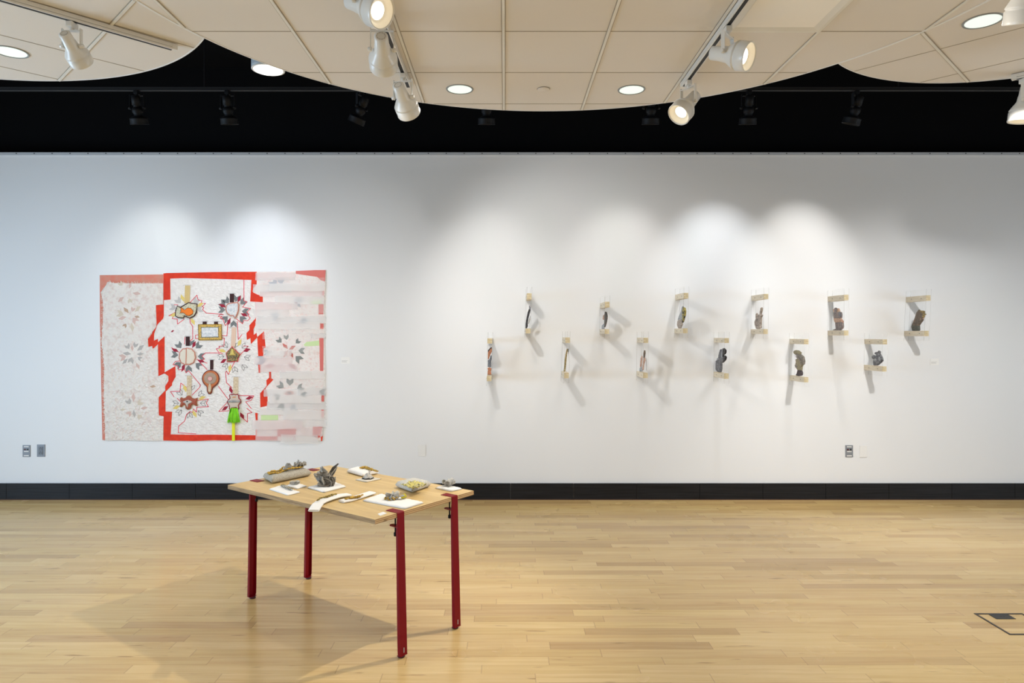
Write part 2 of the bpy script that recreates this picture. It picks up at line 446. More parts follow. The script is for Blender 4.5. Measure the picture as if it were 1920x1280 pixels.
# sprinkler cap
c = on_ceil(1019, 166.5, HC)
root = empty('sprinkler_cover', c); tag(root, 'small flat round sprinkler cover between the two downlights', 'sprinkler')
MB().lathe([(-0.007, 0.0), (-0.007, 0.041), (-0.005, 0.043), (-0.003, 0.043)], I4, 36, cap=False).build('cap', M_tile, root)
MB().lathe([(-0.0015, 0.030), (-0.0015, 0.047)], I4, 36, cap=False).build('gap_ring', M_gap, root)
# square luminaire in the tile next to the right track
y1 = 3.897-0.012; y0 = y1-0.59; x0, x1 = 1.250, 1.785
root = empty('recessed_panel_light', ((x0+x1)/2, (y0+y1)/2, ZCL)); tag(root, 'square recessed panel light at the top edge, right of the track', 'ceiling light')
w, l = (x1-x0), (y1-y0)
b = MB()
def ringq(a0, a1, z0, z1, mi=0):
    (wa, la), (wb, lb) = a0, a1
    A = [(-wa/2, -la/2, z0), (wa/2, -la/2, z0), (wa/2, la/2, z0), (-wa/2, la/2, z0)]; Bv = [(-wb/2, -lb/2, z1), (wb/2, -lb/2, z1), (wb/2, lb/2, z1), (-wb/2, lb/2, z1)]
    b.add(A+Bv, [(i, (i+1) % 4, 4+(i+1) % 4, 4+i) for i in range(4)], mi)
ringq((w, l), (w, l), 0.0, -0.012); ringq((w, l), (w-0.03, l-0.03), -0.012, -0.012); ringq((w-0.03, l-0.03), (w-0.10, l-0.10), -0.012, -0.003)
b.build('frame', M_tbar, root)
MB().box((0, 0, -0.003), (w-0.098, l-0.098, 0.002)).build('diffuser', mat('panel_diffuser', (0.86, 0.82, 0.74), 0.5, emit=(1, 0.93, 0.80), estr=0.03), root)

def rail(p0, p1, label, z, mw, mg, wd=0.036, hh=0.03, name='track_rail', gside=0):
    p0 = Vector((*p0, 0)); p1 = Vector((*p1, 0)); d = p1-p0; L = d.length
    c = (p0+p1)/2
    root = empty(name, (c.x, c.y, z)); root.rotation_euler = (0, 0, atan2(d.y, d.x)); tag(root, label, 'lighting track', 'lighting tracks')
    b = MB(); t = 0.007
    b.box((0, 0, hh/2+0.004), (L, wd, hh-0.008)); b.box((0, -wd/2+t/2, 0.0), (L, t, 0.012)); b.box((0, wd/2-t/2, 0.0), (L, t, 0.012))
    b.box((-L/2-0.012, 0, hh/2-0.002), (0.03, wd+0.003, hh+0.003)); b.box((L/2+0.012, 0, hh/2-0.002), (0.03, wd+0.003, hh+0.003))
    b.build('channel', mw, root)
    MB().box((0, 0, -0.0005), (L, wd-2*t-0.001, 0.009)).build('groove', mg, root)
    return root
ZT = CAMH+1.690
rail((-0.663, 1.0), (-0.663, 4.68), 'white lighting track of three lamps, left of the middle line', ZT, M_white, M_groove)
rail((1.222, 1.0), (1.222, 4.66), 'white lighting track of two glowing lamps, on the right side of the middle cloud', ZT, M_white, M_groove)
a0 = on_ceil(-60, -18, 1.69); a1 = on_ceil(322, 92, 1.69)
rail((a0.x, a0.y), (a1.x, a1.y), 'white lighting track running diagonally over the left cloud', ZT, M_white, M_groove)
rail((2.25, 2.971), (3.55, 4.24), 'white lighting track on the right cloud, mostly outside the picture', ZT, M_white, M_groove)

PROF = [(0.0, 0.028), (0.004, 0.037), (0.060, 0.039), (0.064, 0.041), (0.098, 0.044), (0.110, 0.050), (0.135, 0.066), (0.150, 0.074), (0.158, 0.0785), (0.161, 0.0735), (0.168, 0.0740), (0.171, 0.079), (0.215, 0.077), (0.222, 0.079), (0.228, 0.077)]
PROFB = [(0.0, 0.030), (0.004, 0.036), (0.075, 0.036), (0.078, 0.028), (0.095, 0.028), (0.098, 0.043), (0.130, 0.043), (0.136, 0.040), (0.160, 0.030), (0.178, 0.062), (0.186, 0.074), (0.192, 0.071), (0.235, 0.074)]
def track_head(mount, aim, label, lit, power=0, ang=60, name='track_spotlight', body=None, zdrop=0.05, black=False, col=(1.0, 0.93, 0.82), sz=1.0, blend=0.9, group='white track spotlights', beam=None, pivot=None):
    """mount: point on the rail underside"""
    body = body or M_white; aim = Vector(aim).normalized()
    root = empty(name, mount); tag(root, label, 'track light', group)
    b = MB(); b.box((0, 0, -0.020), (0.036, 0.060, 0.030), bev=0.004); b.lathe([(-0.034, 0.011), (-zdrop, 0.011)], I4, 14)
    b.build('adapter', body, root)
    # yoke: horizontal axis square to the aim
    ax = aim.cross(Vector((0, 0, 1)))
    ax = ax.normalized() if ax.length > 0.05 else Vector((1, 0, 0))
    zt = -zdrop; zp = zt-0.105*sz; hw = 0.062*sz
    b = MB(); Rz = Matrix.Rotation(atan2(ax.y, ax.x), 4, 'Z')
    b.box((0, 0, zt-0.002), (2*hw, 0.022, 0.004), M=Rz)
    for s in (-1, 1):
        c = ax*hw*s
        b.box((c.x, c.y, (zt+zp)/2), (0.004, 0.022, zt-zp+0.02), M=Rz)
    b.build('yoke', body, root)
    for s in (-1, 1): MB().lathe([(-0.007, 0.011), (0.012, 0.011), (0.015, 0.008)], Matrix.Translation(ax*hw*s+Vector((0, 0, zp))) @ frame_of(ax*s), 16).build('pivot_knob', body, root)
    piv = 0.098*sz
    M = Matrix.Translation(Vector((0, 0, zp))-aim*piv) @ frame_of(aim)
    prof = [(t*sz, r*sz) for t, r in (PROFB if black else PROF)]
    b = MB(); b.lathe(prof, M, 40, cap=False); b.lathe([(0.0, 0.0), (0.0, prof[0][1])], M, 40, cap=False)
    te, re = prof[-1]
    b.lathe([(te, re), (te, re-0.003), (te-0.05*sz, re-0.010*sz)], M, 40, cap=False)
    # vent slots on the back cap
    for k in range(10):
        a = 2*pi*k/10
        b.box((0, 0, 0), (0.010*sz, 0.003*sz, 0.001), mi=1, M=M @ Matrix.Translation((0.022*sz*cos(a), 0.022*sz*sin(a), -0.0008)) @ Matrix.Rotation(a+pi/2, 4, 'Z'))
    b.build('housing', [body, M_gap if not black else M_groove], root)
    if lit:
        MB().lathe([(te-0.032*sz, 0.0), (te-0.032*sz, 0.040*sz)], M, 40, cap=False).build('lamp', M_bulb, root)
        b = MB(); b.lathe([(te-0.033*sz, 0.040*sz), (te-0.034*sz, 0.050*sz)], M, 40, cap=False)
        b.lathe([(te-0.034*sz, 0.050*sz), (te-0.006*sz, re-0.006*sz)], M, 40, cap=False)
        lo = b.build('reflector', M_bulb_in, root)
    else:
        MB().lathe([(te-0.045*sz, 0.0), (te-0.045*sz, re-0.010*sz)], M, 32, cap=False).build('lamp', M_bulb if power else M_ring, root)
    if power:
        bd = Vector(beam).normalized() if beam else aim
        spot('lamp_beam', Vector((0, 0, zp))+aim*(te-piv+0.012), bd, power, ang, col, blend, 0.022, root)
    return root
def mnt(px, py, H=1.686): return on_ceil(px, py, H)
def at(mount, tgt): return (Vector(tgt)-Vector(mount)-Vector((0, 0, -0.15)))
WARM = (1.0, 0.90, 0.76)
track_head(mnt(135, 41), (0.0, 0.85, -0.53), 'white spotlight hanging from the diagonal track at the left', False, 90, 75, col=(0.90, 0.94, 1), beam=(-0.45, 0.82, -0.50), sz=0.80, zdrop=0.048)
track_head((-0.663, 3.19, ZT-0.004), (0.72, -0.42, -0.42), 'nearest spotlight of the left track, glowing and cut by the top edge', True, 40, 80, col=WARM)
track_head((-0.663, 3.685, ZT-0.004), (-0.10, 0.93, -0.35), 'middle spotlight of the left track, its vented back turned to the room', False, 95, 65, col=(1, 0.97, 0.94), beam=(-0.30, 0.80, -0.42))
m = Vector((-0.663, 4.43, ZT-0.004))
track_head(m, (0.20, 0.82, -0.53), 'farthest spotlight of the left track, in front of the black band', False, 130, 75, col=(1, 0.97, 0.93), beam=(0.45, 0.78, -0.42))
track_head((1.222, 3.75, ZT-0.004), (0.70, -0.60, -0.33), 'big glowing spotlight on the right track, turned to the right', True, 40, 90, col=WARM)
track_head((1.222, 4.55, ZT-0.004), (-0.60, -0.36, -0.70), 'glowing spotlight at the far end of the right track, aimed at the table', True, 240, 75, col=WARM, beam=(-2.1, -0.55, -2.35))
m7 = Vector(((1921-VX)/F*4.5, 4.5, CAMH+1.655))
rail((m7.x-0.03, m7.y+0.03), (m7.x+0.5, m7.y-0.5), 'short piece of white track at the right edge holding one lamp', ZT, M_white, M_groove)
track_head((m7.x, m7.y, ZT-0.004), (-0.10, 0.10, -0.97), 'glowing spotlight at the right edge before the black band', True, 70, 110, col=WARM, zdrop=0.055)
track_head((2.345, 3.065, ZT-0.004), (0.10, 0.35, -0.93), 'spotlight at the top right corner showing only its bell', False, 60, 80, col=(1, 0.98, 0.95), beam=(0.20, 0.10, -0.97))
track_head((3.24, 3.937, ZT-0.004), (-0.25, 0.85, -0.42), 'spotlight on the right track aimed at the row of hanging frames', False, 240, 80, col=(1, 0.98, 0.95), beam=(0.26, 0.85, -0.78))

# black rail with the wall washers
DB = 5.9
zr = CAMH+(VY-169)/F*DB
rb = rail((-5.6, DB), (5.6, DB), 'long black lighting track in front of the black band', zr, M_rail, M_groove, wd=0.034, hh=0.022)
for x in (-5, -2.6, 0.6, 3.4): MB().box((x, 0, 0.012+(ZC-zr)/2), (0.008, 0.008, ZC-zr-0.025)).build('hanger', M_blackmetal, rb)
TW = 2.1
for (px, tgt, pw, lab) in [
        (257, (-3.62, DW, TW), 44, 'leftmost black spotlight on the black track, tilted'),
        (427, (-2.42, DW, TW), 62, 'second black spotlight from the left, above the quilt'),
        (678, (-2.3, DW, 1.5), 17, 'black spotlight leaning to the left behind the white lamp'),
        (912, (-0.16, DW, 2.0), 26, 'black spotlight mostly hidden by the middle cloud, only its ring showing'),
        (1221, (1.15, DW, TW), 40, 'black spotlight behind the right end of the middle cloud'),
        (1404, (2.12, DW, TW), 76, 'black spotlight under the notch between middle and right clouds'),
        (1605, (3.00, DW, TW), 80, 'rightmost black spotlight, leaning a little left')]:
    mp = Vector(((px-VX)/F*DB, DB, zr-0.004))
    beam = Vector(tgt)-mp-Vector((0, 0, -0.28))
    aim = {257: (0.02, 0.25, -0.9), 427: (0.03, 0.22, -0.9), 678: (-0.42, 0.22, -0.9), 1605: (-0.2, 0.25, -0.9)}.get(px, (0, 0.22, -0.9))
    cc = {257: (1.0, 0.99, 0.95), 427: (0.90, 0.93, 1.0)}.get(px, (1, 0.96, 0.90))
    if px == 1404: cc = (0.94, 0.97, 1.0)
    track_head(mp, aim, lab, False, pw, 62, body=M_blackmetal, black=True, col=cc, group='black wall washers', beam=beam, blend=1.0, zdrop=0.045)

# ------------------------------------------------------------ wall plates and labels
M_steel = mat('steel_plate', (0.24, 0.26, 0.29), 0.4, metal=0.2)
M_plastic = mat('white_plastic', (0.80, 0.80, 0.79), 0.5)
M_lab = mat('white_marking', (0.85, 0.83, 0.80), 0.6)
M_blk = mat('black_plastic', (0.01, 0.01, 0.012), 0.4); M_redp = mat('red_plastic', (0.08, 0.004, 0.004), 0.4)
def plate(x0, y0, x1, y1, kind, label, cat):
    a = P(x0, y1, DW); c = P(x1, y0, DW); w = c.x-a.x; h = c.z-a.z
    root = empty({'data': 'wall_jack_plate', 'power': 'power_outlet', 'blank': 'blank_wall_plate'}[kind], ((a.x+c.x)/2, DW, (a.z+c.z)/2)); tag(root, label, cat)
    MB().box((0, -0.003, 0), (w, 0.006, h), bev=0.0018).build('face_plate', M_plastic if kind == 'blank' else M_steel, root)
    if kind == 'data':
        for z, n in ((0.37, 0.62), (-0.03, 0.60), (-0.39, 0.64)):
            MB().box((0, -0.0068, z*h), (w*n, 0.0012, h*0.075)).build('label_strip', M_lab, root)
        MB().box((-w*0.19, -0.008, 0.14*h), (w*0.22, 0.006, h*0.11), bev=0.001).build('jack', M_redp, root)
        MB().box((w*0.17, -0.008, 0.14*h), (w*0.22, 0.006, h*0.11), bev=0.001).build('jack', M_blk, root)
    if kind == 'power':
        MB().box((0, -0.0075, 0), (w*0.56, 0.004, h*0.66), bev=0.001).build('receptacle', mat('receptacle_grey', (0.16, 0.18, 0.21), 0.5), root)
        b = MB()
        for z in (0.17, -0.17):
            for dx, dz in ((0, 0.07), (-0.13, -0.02), (0.13, -0.02)): b.box((dx*w, -0.0096, (z+dz)*h), (w*0.07, 0.001, h*0.05))
        b.build('slot', M_blk, root)
    if kind == 'blank':
        b = MB()
        for z in (-0.36, 0.36): b.lathe([(0, 0.003), (0.0015, 0.003)], Matrix.Translation((0, -0.006, z*h)) @ frame_of((0, -1, 0)), 10)
        b.build('screw', M_plastic, root)
plate(43, 834, 57.3, 856.2, 'data', 'grey plate with two jacks and white strips, leftmost on the wall', 'wall plate')
plate(69.8, 833, 84.8, 856, 'power', 'grey power outlet beside the leftmost jack plate', 'outlet')
plate(1584.7, 834.3, 1599, 856.6, 'data', 'grey plate with two jacks and white strips, at the right below the frames', 'wall plate')
plate(1611.5, 834.5, 1625, 857, 'blank', 'blank white wall plate to the right of the grey jack plate', 'wall plate')
plate(783.5, 833, 798, 855, 'blank', 'blank white wall plate between the quilt and the frames', 'wall plate')
def card(px, py, w, h, label):
    c = P(px, py, DW)
    root = empty('wall_label', (c.x, DW, c.z)); tag(root, label, 'label')
    MB().box((0, -0.0015, 0), (w, 0.003, h)).build('card', mat('label_card', (0.84, 0.84, 0.83), 0.6), root)
    b = MB()
    for k, n in enumerate((0.72, 0.55, 0.62)): b.box((-w*0.42+w*n/2, -0.0034, -h*0.02-k*h*0.12), (w*n, 0.0006, h*0.035))
    b.build('print', mat('label_print', (0.42, 0.42, 0.42), 0.7), root)
card(647.5, 675.5, 0.085, 0.065, 'small white label on the wall right of the quilt')
card(1752, 678, 0.085, 0.065, 'small white label on the wall right of the last frame')
#PART2
# ------------------------------------------------------------ clamp-leg table
TC = Vector((-0.944, 4.116, 0)); TA = radians(-36.5); TZ = 0.75
def ply_material():
    m = bpy.data.materials.new('plywood_face'); m.use_nodes = True; N = NT(m); B = N.n['Principled BSDF']
    tc = N('ShaderNodeTexCoord'); mp = N('ShaderNodeMapping', {'Vector': (tc, 'Object'), 'Scale': (2.2, 16, 1)})
    nz = N('ShaderNodeTexNoise', {'Vector': mp, 'Scale': 1.3, 'Detail': 5.0, 'Distortion': 0.8})
    c = N.ramp(nz, [(0.3, lin(196, 164, 108)), (0.55, lin(212, 182, 124)), (0.8, lin(222, 194, 138))])
    N.l.new(c.outputs[0], B.inputs['Base Color']); B.inputs['Roughness'].default_value = 0.42
    return m
def edge_material():
    m = bpy.data.materials.new('plywood_edge'); m.use_nodes = True; N = NT(m); B = N.n['Principled BSDF']
    tc = N('ShaderNodeTexCoord'); sp = N('ShaderNodeSeparateXYZ', {0: (tc, 'Object')})
    f = N.math('FRACT', N.math('MULTIPLY', N.math('SUBTRACT', (sp, 2), 0.7262), 1/0.0094))
    st = N.math('LESS_THAN', f, 0.42)
    mp = N('ShaderNodeMapping', {'Vector': (tc, 'Object'), 'Scale': (14, 14, 60)})
    nz = N('ShaderNodeTexNoise', {'Vector': mp, 'Scale': 1.0, 'Detail': 4.0})
    c = N.mix(st, lin(206, 176, 130), lin(160, 120, 76)); s = N.ramp(nz, [(0.62, 0.0), (0.72, 0.8)])
    c2 = N.mix(s, c, lin(84, 54, 32)); N.l.new(c2.outputs[2], B.inputs['Base Color']); B.inputs['Roughness'].default_value = 0.7
    return m
M_red = mat('red_powder_coat', (0.20, 0.001, 0.006), 0.42, spec=0.18)
TL, TW_, TT = 1.31, 0.78, 0.024
table = empty('table', TC, TA); tag(table, 'plywood table with four red clamp-on metal legs standing on the wooden floor', 'table')
b = MB()
x, y = TL/2, TW_/2
vs = [(-x, -y, TZ-TT), (x, -y, TZ-TT), (x, y, TZ-TT), (-x, y, TZ-TT), (-x, -y, TZ), (x, -y, TZ), (x, y, TZ), (-x, y, TZ)]
b.add(vs, [(0, 3, 2, 1), (4, 5, 6, 7)], 0); b.add(vs, [(1, 2, 6, 5), (3, 0, 4, 7)], 1); b.add(vs, [(0, 1, 5, 4), (2, 3, 7, 6)], 2)
b.build('tabletop', [ply_material(), edge_material(), mat('weathered_ply_edge', lin(176, 150, 112), 0.8, col2=lin(146, 120, 88), nscale=3, stretch=(3, 1, 40), col3=lin(96, 74, 52), n3=9, thr3=(0.66, 0.74))], table)
for sx in (-1, 1):
    for sy in (-1, 1):
        v0 = 0.215*sy; lw = 0.050
        b = MB()
        # folded sheet: plate on the board, face outside, two tapering flanges turned inwards
        xo = TL/2+0.0035; xb = TL/2+0.026; zt = TZ+0.0035
        prof = [(xo-0.085, zt), (xo-0.004, zt), (xo, zt-0.005), (xb, 0.014), (xb-0.004, 0.011), (xo-0.003, zt-0.006), (xo-0.005, zt-0.0035), (xo-0.085, zt-0.0032)]
        b.prism(prof, lambda a, c: (sx*a, v0-lw/2, c), lambda a, c: (sx*a, v0+lw/2, c))
        for s in (-1, 1):
            yy = v0+s*(lw/2-0.0015)
            fl = [(xo-0.003, zt-0.03), (xo-0.010, zt-0.10), (xb-0.022, 0.06), (xb-0.020, 0.022), (xb-0.010, 0.011), (xb-0.003, 0.011)]
            b.prism(fl, lambda a, c: (sx*a, yy-0.0015, c), lambda a, c: (sx*a, yy+0.0015, c))
        b.box((sx*(xb-0.012), v0, 0.0125), (0.026, lw, 0.003))
        leg = b.build('leg', M_red, table)
        MB().lathe([(0.0, 0.017), (0.003, 0.019), (0.009, 0.018), (0.011, 0.012)], Matrix.Translation((sx*(xb-0.020), v0, 0)), 20).build('foot_pad', mat('foot_pad_dark', (0.05, 0.004, 0.008), 0.5), leg)
        MB().box((sx*(xb+0.0008), v0, 0.040), (0.001, 0.006, 0.026)).build('slot', mat('slot_light', (0.45, 0.40, 0.38), 0.5), leg)
        xc = sx*(xo-0.040)
        n = 14; out = [(0, -0.024)]+[(-0.052-0.020*sin(pi*k/n), -0.020*cos(pi*k/n)) for k in range(n+1)]+[(0, 0.024)]
        MB().prism(out, lambda a, c: (sx*(xo-0.002+a), v0+c, TZ-0.073), lambda a, c: (sx*(xo-0.002+a), v0+c, TZ-0.077)).build('clamp_bracket', M_red, leg)
        MB().lathe([(0, 0.004), (0.086, 0.004), (0.088, 0.0085), (0.104, 0.0085), (0.107, 0.006)], Matrix.Translation((xc, v0, TZ-TT)) @ frame_of((0, 0, -1)), 18).build('clamp_bolt', M_blackmetal, leg)

# ------------------------------------------------------------ things on the table
def TP(px, py, z=TZ): return on_floor(px, py, z)
M_pad = mat('white_felt', (0.86, 0.85, 0.83), 0.85, bump=0.15, bscale=260)
M_linen = mat('grey_linen', (0.46, 0.43, 0.36), 0.9, col2=(0.33, 0.30, 0.25), nscale=160, thr=(0.45, 0.62), bump=0.6, bscale=500, bdist=0.002)
M_linen2 = mat('pale_grey_cloth', (0.58, 0.57, 0.53), 0.85, col2=(0.46, 0.45, 0.42), nscale=90, thr=(0.45, 0.65), bump=0.5, bscale=400, bdist=0.002)
M_gold = mat('gold_thread', (0.66, 0.42, 0.05), 0.5, col2=(0.34, 0.19, 0.02), nscale=120, thr=(0.45, 0.55), metal=0.15, bump=0.8, bscale=300)
M_goldd = mat('dark_gold_thread', (0.36, 0.25, 0.03), 0.55, col2=(0.14, 0.09, 0.015), nscale=100, thr=(0.45, 0.58), metal=0.15, bump=0.8, bscale=300)
M_greyf = mat('crumpled_grey_cloth', (0.38, 0.35, 0.30), 0.85, col2=(0.20, 0.185, 0.16), nscale=60, thr=(0.42, 0.62), bump=0.6, bscale=300, col3=(0.48, 0.46, 0.42), thr3=(0.55, 0.62), n3=40)
M_greyl = mat('light_grey_cloth', (0.56, 0.54, 0.50), 0.85, col2=(0.36, 0.35, 0.33), nscale=70, thr=(0.45, 0.62), bump=0.5, bscale=300)
M_yel = mat('yellow_cloth', (0.60, 0.50, 0.02), 0.6, bump=0.4, bscale=300)
M_yelp = mat('pale_yellow_lace', (0.66, 0.58, 0.16), 0.75, col2=(0.46, 0.42, 0.24), nscale=55, thr=(0.48, 0.56), col3=(0.09, 0.08, 0.035), thr3=(0.56, 0.62), n3=45, bump=0.5, bscale=300)

def pad_item(name, corners, T, r, m, label, cat, group=None, g=0.010, back=0.15, z0=TZ, wob=0.0, round_=0.06, edge_lift=None):
    """flat cushion from its footprint corners (photo px on the table plane)"""
    pts = [TP(*c) for c in corners]
    c = sum(pts, Vector())/len(pts); c.z = z0
    P2 = []
    n = len(pts)
    for i in range(n):
        p, q, o = pts[i], pts[(i+1) % n], pts[i-1]
        P2 += [tuple((p.lerp(o, round_)-c).xy), tuple(((p*0.98+(o+q)*0.01)-c).xy), tuple((p.lerp(q, round_)-c).xy)]
    lift = T/2*back*(1+wob)+0.0006
    mb = inflate(P2, g, T, r, lambda a, b_, h: (a, b_, h+lift), back=back, wob=wob)
    o = mb.build(name, m); o.location = c
    return tag(o, label, cat, group), c
def ruffle(mb, c, r0, r1, z0, z1, waves, amp, n=64, m=7, mi=0, ph=0.0, arc=2*pi, tilt=None, seed=1, th=0.0):
    """frilled cloth collar as an open sheet with irregular folds"""
    rnd = random.Random(seed); k1 = rnd.uniform(0, 6); vs = []; fs = []
    T = tilt or Matrix.Identity(4)
    for j in range(m+1):
        u = j/m
        for i in range(n+1):
            a = ph+arc*i/n; s = sin(waves*a+k1)+0.5*sin(waves*1.7*a+2*k1)
            r = r0+(r1-r0)*u+amp*0.5*u*cos(waves*a*1.3+k1); z = z0+(z1-z0)*u+amp*u*s
            q = Vector(c)+(T @ Vector((r*cos(a), r*sin(a), z))); q.z = max(q.z, 0.0015); vs.append(q)
    for j in range(m):
        for i in range(n): fs.append((j*(n+1)+i, j*(n+1)+i+1, (j+1)*(n+1)+i+1, (j+1)*(n+1)+i))
    mb.add(vs, fs, mi, True)
def leafsheet(mb, c, M, L, Wd, curl, mi=0, seed=0, n=14, m=8):
    rnd = random.Random(seed); k = rnd.uniform(0, 6); vs = []; fs = []
    for j in range(n+1):
        u = j/n; w = Wd*(0.35+0.65*sin(pi*min(1, u*0.85+0.12)))
        for i in range(m+1):
            s = i/m*2-1
            x = s*w/2; z = L*u; y = curl*u*u*L+0.25*w*(s*s)+0.06*w*sin(9*u+k+3*s)
            q = Vector(c)+(M @ Vector((x, y, z))); q.z = max(q.z, 0.0015); vs.append(q)
    for j in range(n):
        for i in range(m): fs.append((j*(m+1)+i, j*(m+1)+i+1, (j+1)*(m+1)+i+1, (j+1)*(m+1)+i))
    mb.add(vs, fs, mi, True)
def solid(o, t=0.0016):
    md = o.modifiers.new('thickness', 'SOLIDIFY'); md.thickness = t; md.offset = 0
    return o
def rot(ax, a): return Matrix.Rotation(radians(a), 4, ax)
def twig(pts, r, n=26, seed=0, hz=0.004):
    rnd = random.Random(seed); out = []; rr = []
    m = len(pts)-1
    for k in range(n+1):
        t = k/n*m; i = min(int(t), m-1); p = Vector(pts[i]).lerp(Vector(pts[i+1]), t-i)
        out.append(p+Vector((rnd.uniform(-1, 1)*0.0025, rnd.uniform(-1, 1)*0.0025, rnd.uniform(-0.5, 1)*hz*0.5))); rr.append(r*rnd.uniform(0.6, 1.35)*(0.6+0.4*sin(pi*k/n)))
    return out, rr

# big grey pillow with the gold and grey ring piece
o, c = pad_item('pillow', [(492, 898.5), (509, 908.5), (585, 892.5), (562, 883.5)], 0.052, 0.035, M_linen, 'large grey linen pillow at the back left corner of the table', 'pillow', back=0.75, g=0.012, wob=0.03)
zt = TZ+0.0462
t = empty('textile_sculpture', (c.x, c.y, zt), 0); tag(t, 'gold-edged loop and crumpled grey textile lying on the large linen pillow', 'sculpture')
dl = (TP(585, 890)-TP(509, 906)).normalized(); ang = atan2(dl.y, dl.x); Rz = Matrix.Rotation(ang, 4, 'Z')
mb = MB(); loop = []
for k in range(36):
    a = 2*pi*k/36; loop.append(Rz @ Vector((-0.085+0.052*cos(a), 0.030*sin(a), 0.006+0.003*sin(5*a))))
pts, rr = loop, [0.0055+0.002*sin(k*2.7) for k in range(36)]
mb.tube(pts, rr, closed=True); mb.build('gold_loop', M_gold, t)
mb = MB()
for s in (-1, 1):
    p, r = twig([Rz @ Vector((-0.055, 0.015*s, 0.006)), Rz @ Vector((0.0, 0.032*s, 0.018)), Rz @ Vector((0.06, 0.034*s, 0.012)), Rz @ Vector((0.11, 0.02*s, 0.010))], 0.0055, seed=4+s)
    mb.tube(p, r)
mb.build('gold_edging', M_gold, t)
mb = MB()
for k in range(9):
    M = Rz @ Matrix.Translation((-0.03+0.02*k, random.uniform(-0.02, 0.02), 0.004)) @ rot('Z', random.uniform(0, 360)) @ rot('X', random.uniform(40, 80))
    leafsheet(mb, (0, 0, 0), M, random.uniform(0.03, 0.045), random.uniform(0.03, 0.05), random.uniform(-0.6, 0.9), seed=k)
ruffle(mb, Rz @ Vector((0.105, 0, 0.012)), 0.012, 0.036, 0.004, 0.016, 9, 0.010, seed=5)
solid(mb.build('crumpled_cloth', M_greyf, t), 0.003)

# two small white pads at the left
o, c = pad_item('display_pad', [(504, 918), (525, 911.5), (563.6, 923.5), (539.6, 929.5)], 0.014, 0.012, M_pad, 'thin white pad nearest the left edge, under a grey twisted strip', 'pad')
t = empty('textile_sculpture', (c.x, c.y, TZ+0.0085)); tag(t, 'small grey twisted strip lying on the leftmost white pad', 'sculpture')
a = TP(528, 914)-c; e = TP(547, 922.5)-c; a.z = e.z = 0.006
mb = MB()
p, r = twig([a, a.lerp(e, 0.5)+Vector((0, 0, 0.003)), e], 0.0075, seed=3); mb.tube(p, r); mb.build('strip', M_greyl, t)
mb = MB(); h = []
for k in range(60):
    u = k/59; q = a.lerp(e, u); h.append(q+Vector((0.008*cos(u*44), 0.008*sin(u*44), 0.003+0.007*cos(u*44+1))))
mb.tube(h, 0.0018, n=5); mb.build('wrapped_thread', M_goldd, t)
o, c = pad_item('display_pad', [(537, 911), (555, 905.5), (576, 912), (556, 917.5)], 0.014, 0.012, M_pad, 'thin white pad under a small pale coil, behind the leftmost pad', 'pad')
mb = MB(); q = TP(553, 910)
for k in range(90):
    pass
h = []
for k in range(220):
    u = k/219; A = u*2*pi; w = u*2*pi*26; R = 0.022+0.008*cos(w)
    h.append(Vector((R*cos(A), R*sin(A), 0.010+0.008*sin(w))))
mb.tube(h, 0.0016, n=5); o = mb.build('coil_ring', M_greyl); o.location = (q.x, q.y, TZ+0.0092); tag(o, 'pale coiled thread ring on the small white pad by the linen pillow', 'sculpture')

# medium pad with the tall grey bow
o, c = pad_item('display_pad', [(575.5, 915), (607, 924), (650, 913), (626, 904)], 0.018, 0.014, M_pad, 'white pad under the tall grey crumpled sculpture', 'pad')
q = TP(611, 913)
t = empty('textile_sculpture', (q.x, q.y, TZ+0.0115)); tag(t, 'tall grey crumpled cloth bow standing on a white pad', 'sculpture')
mb = MB()
ruffle(mb, (0, 0, 0), 0.030, 0.052, 0.003, 0.008, 5, 0.003, seed=2); ruffle(mb, (0, 0, 0), 0.012, 0.046, 0.020, 0.004, 8, 0.006, seed=8)
solid(mb.build('collar', mat('beige_grey_cloth', (0.40, 0.34, 0.27), 0.85, col2=(0.24, 0.20, 0.16), nscale=70, bump=0.5, bscale=300), t), 0.003)
mb = MB()
for k, (az, el, L, Wd, cu) in enumerate([(35, 34, 0.128, 0.042, 0.05), (48, 38, 0.120, 0.040, -0.05), (185, 30, 0.105, 0.085, 0.4), (205, 50, 0.085, 0.075, 0.5), (160, 22, 0.080, 0.07, 0.3), (0, 55, 0.070, 0.075, 0.4), (330, 60, 0.062, 0.07, 0.4), (270, 35, 0.070, 0.07, 0.3), (240, 60, 0.06, 0.06, 0.3)]):
    M = rot('Z', az) @ rot('Y', el) @ rot('Z', 90+17*k)
    leafsheet(mb, (0, 0, 0.006), M, L, Wd, cu*0.6, seed=k)
ruffle(mb, (-0.035, 0.0, 0.066), 0.006, 0.032, 0.0, 0.010, 8, 0.010, seed=11, tilt=rot('Y', -30)); ruffle(mb, (0.030, 0.0, 0.045), 0.006, 0.028, 0.0, 0.006, 7, 0.009, seed=12, tilt=rot('Y', 40))
solid(mb.build('bow', M_greyf, t), 0.003)
mb = MB(); leafsheet(mb, (0.028, 0.01, 0.078), rot('Z', 38) @ rot('Y', 48) @ rot('Z', 90), 0.066, 0.026, 0.0, seed=3)
solid(mb.build('dark_fold', mat('dark_brown_cloth', (0.05, 0.04, 0.025), 0.8), t), 0.004)

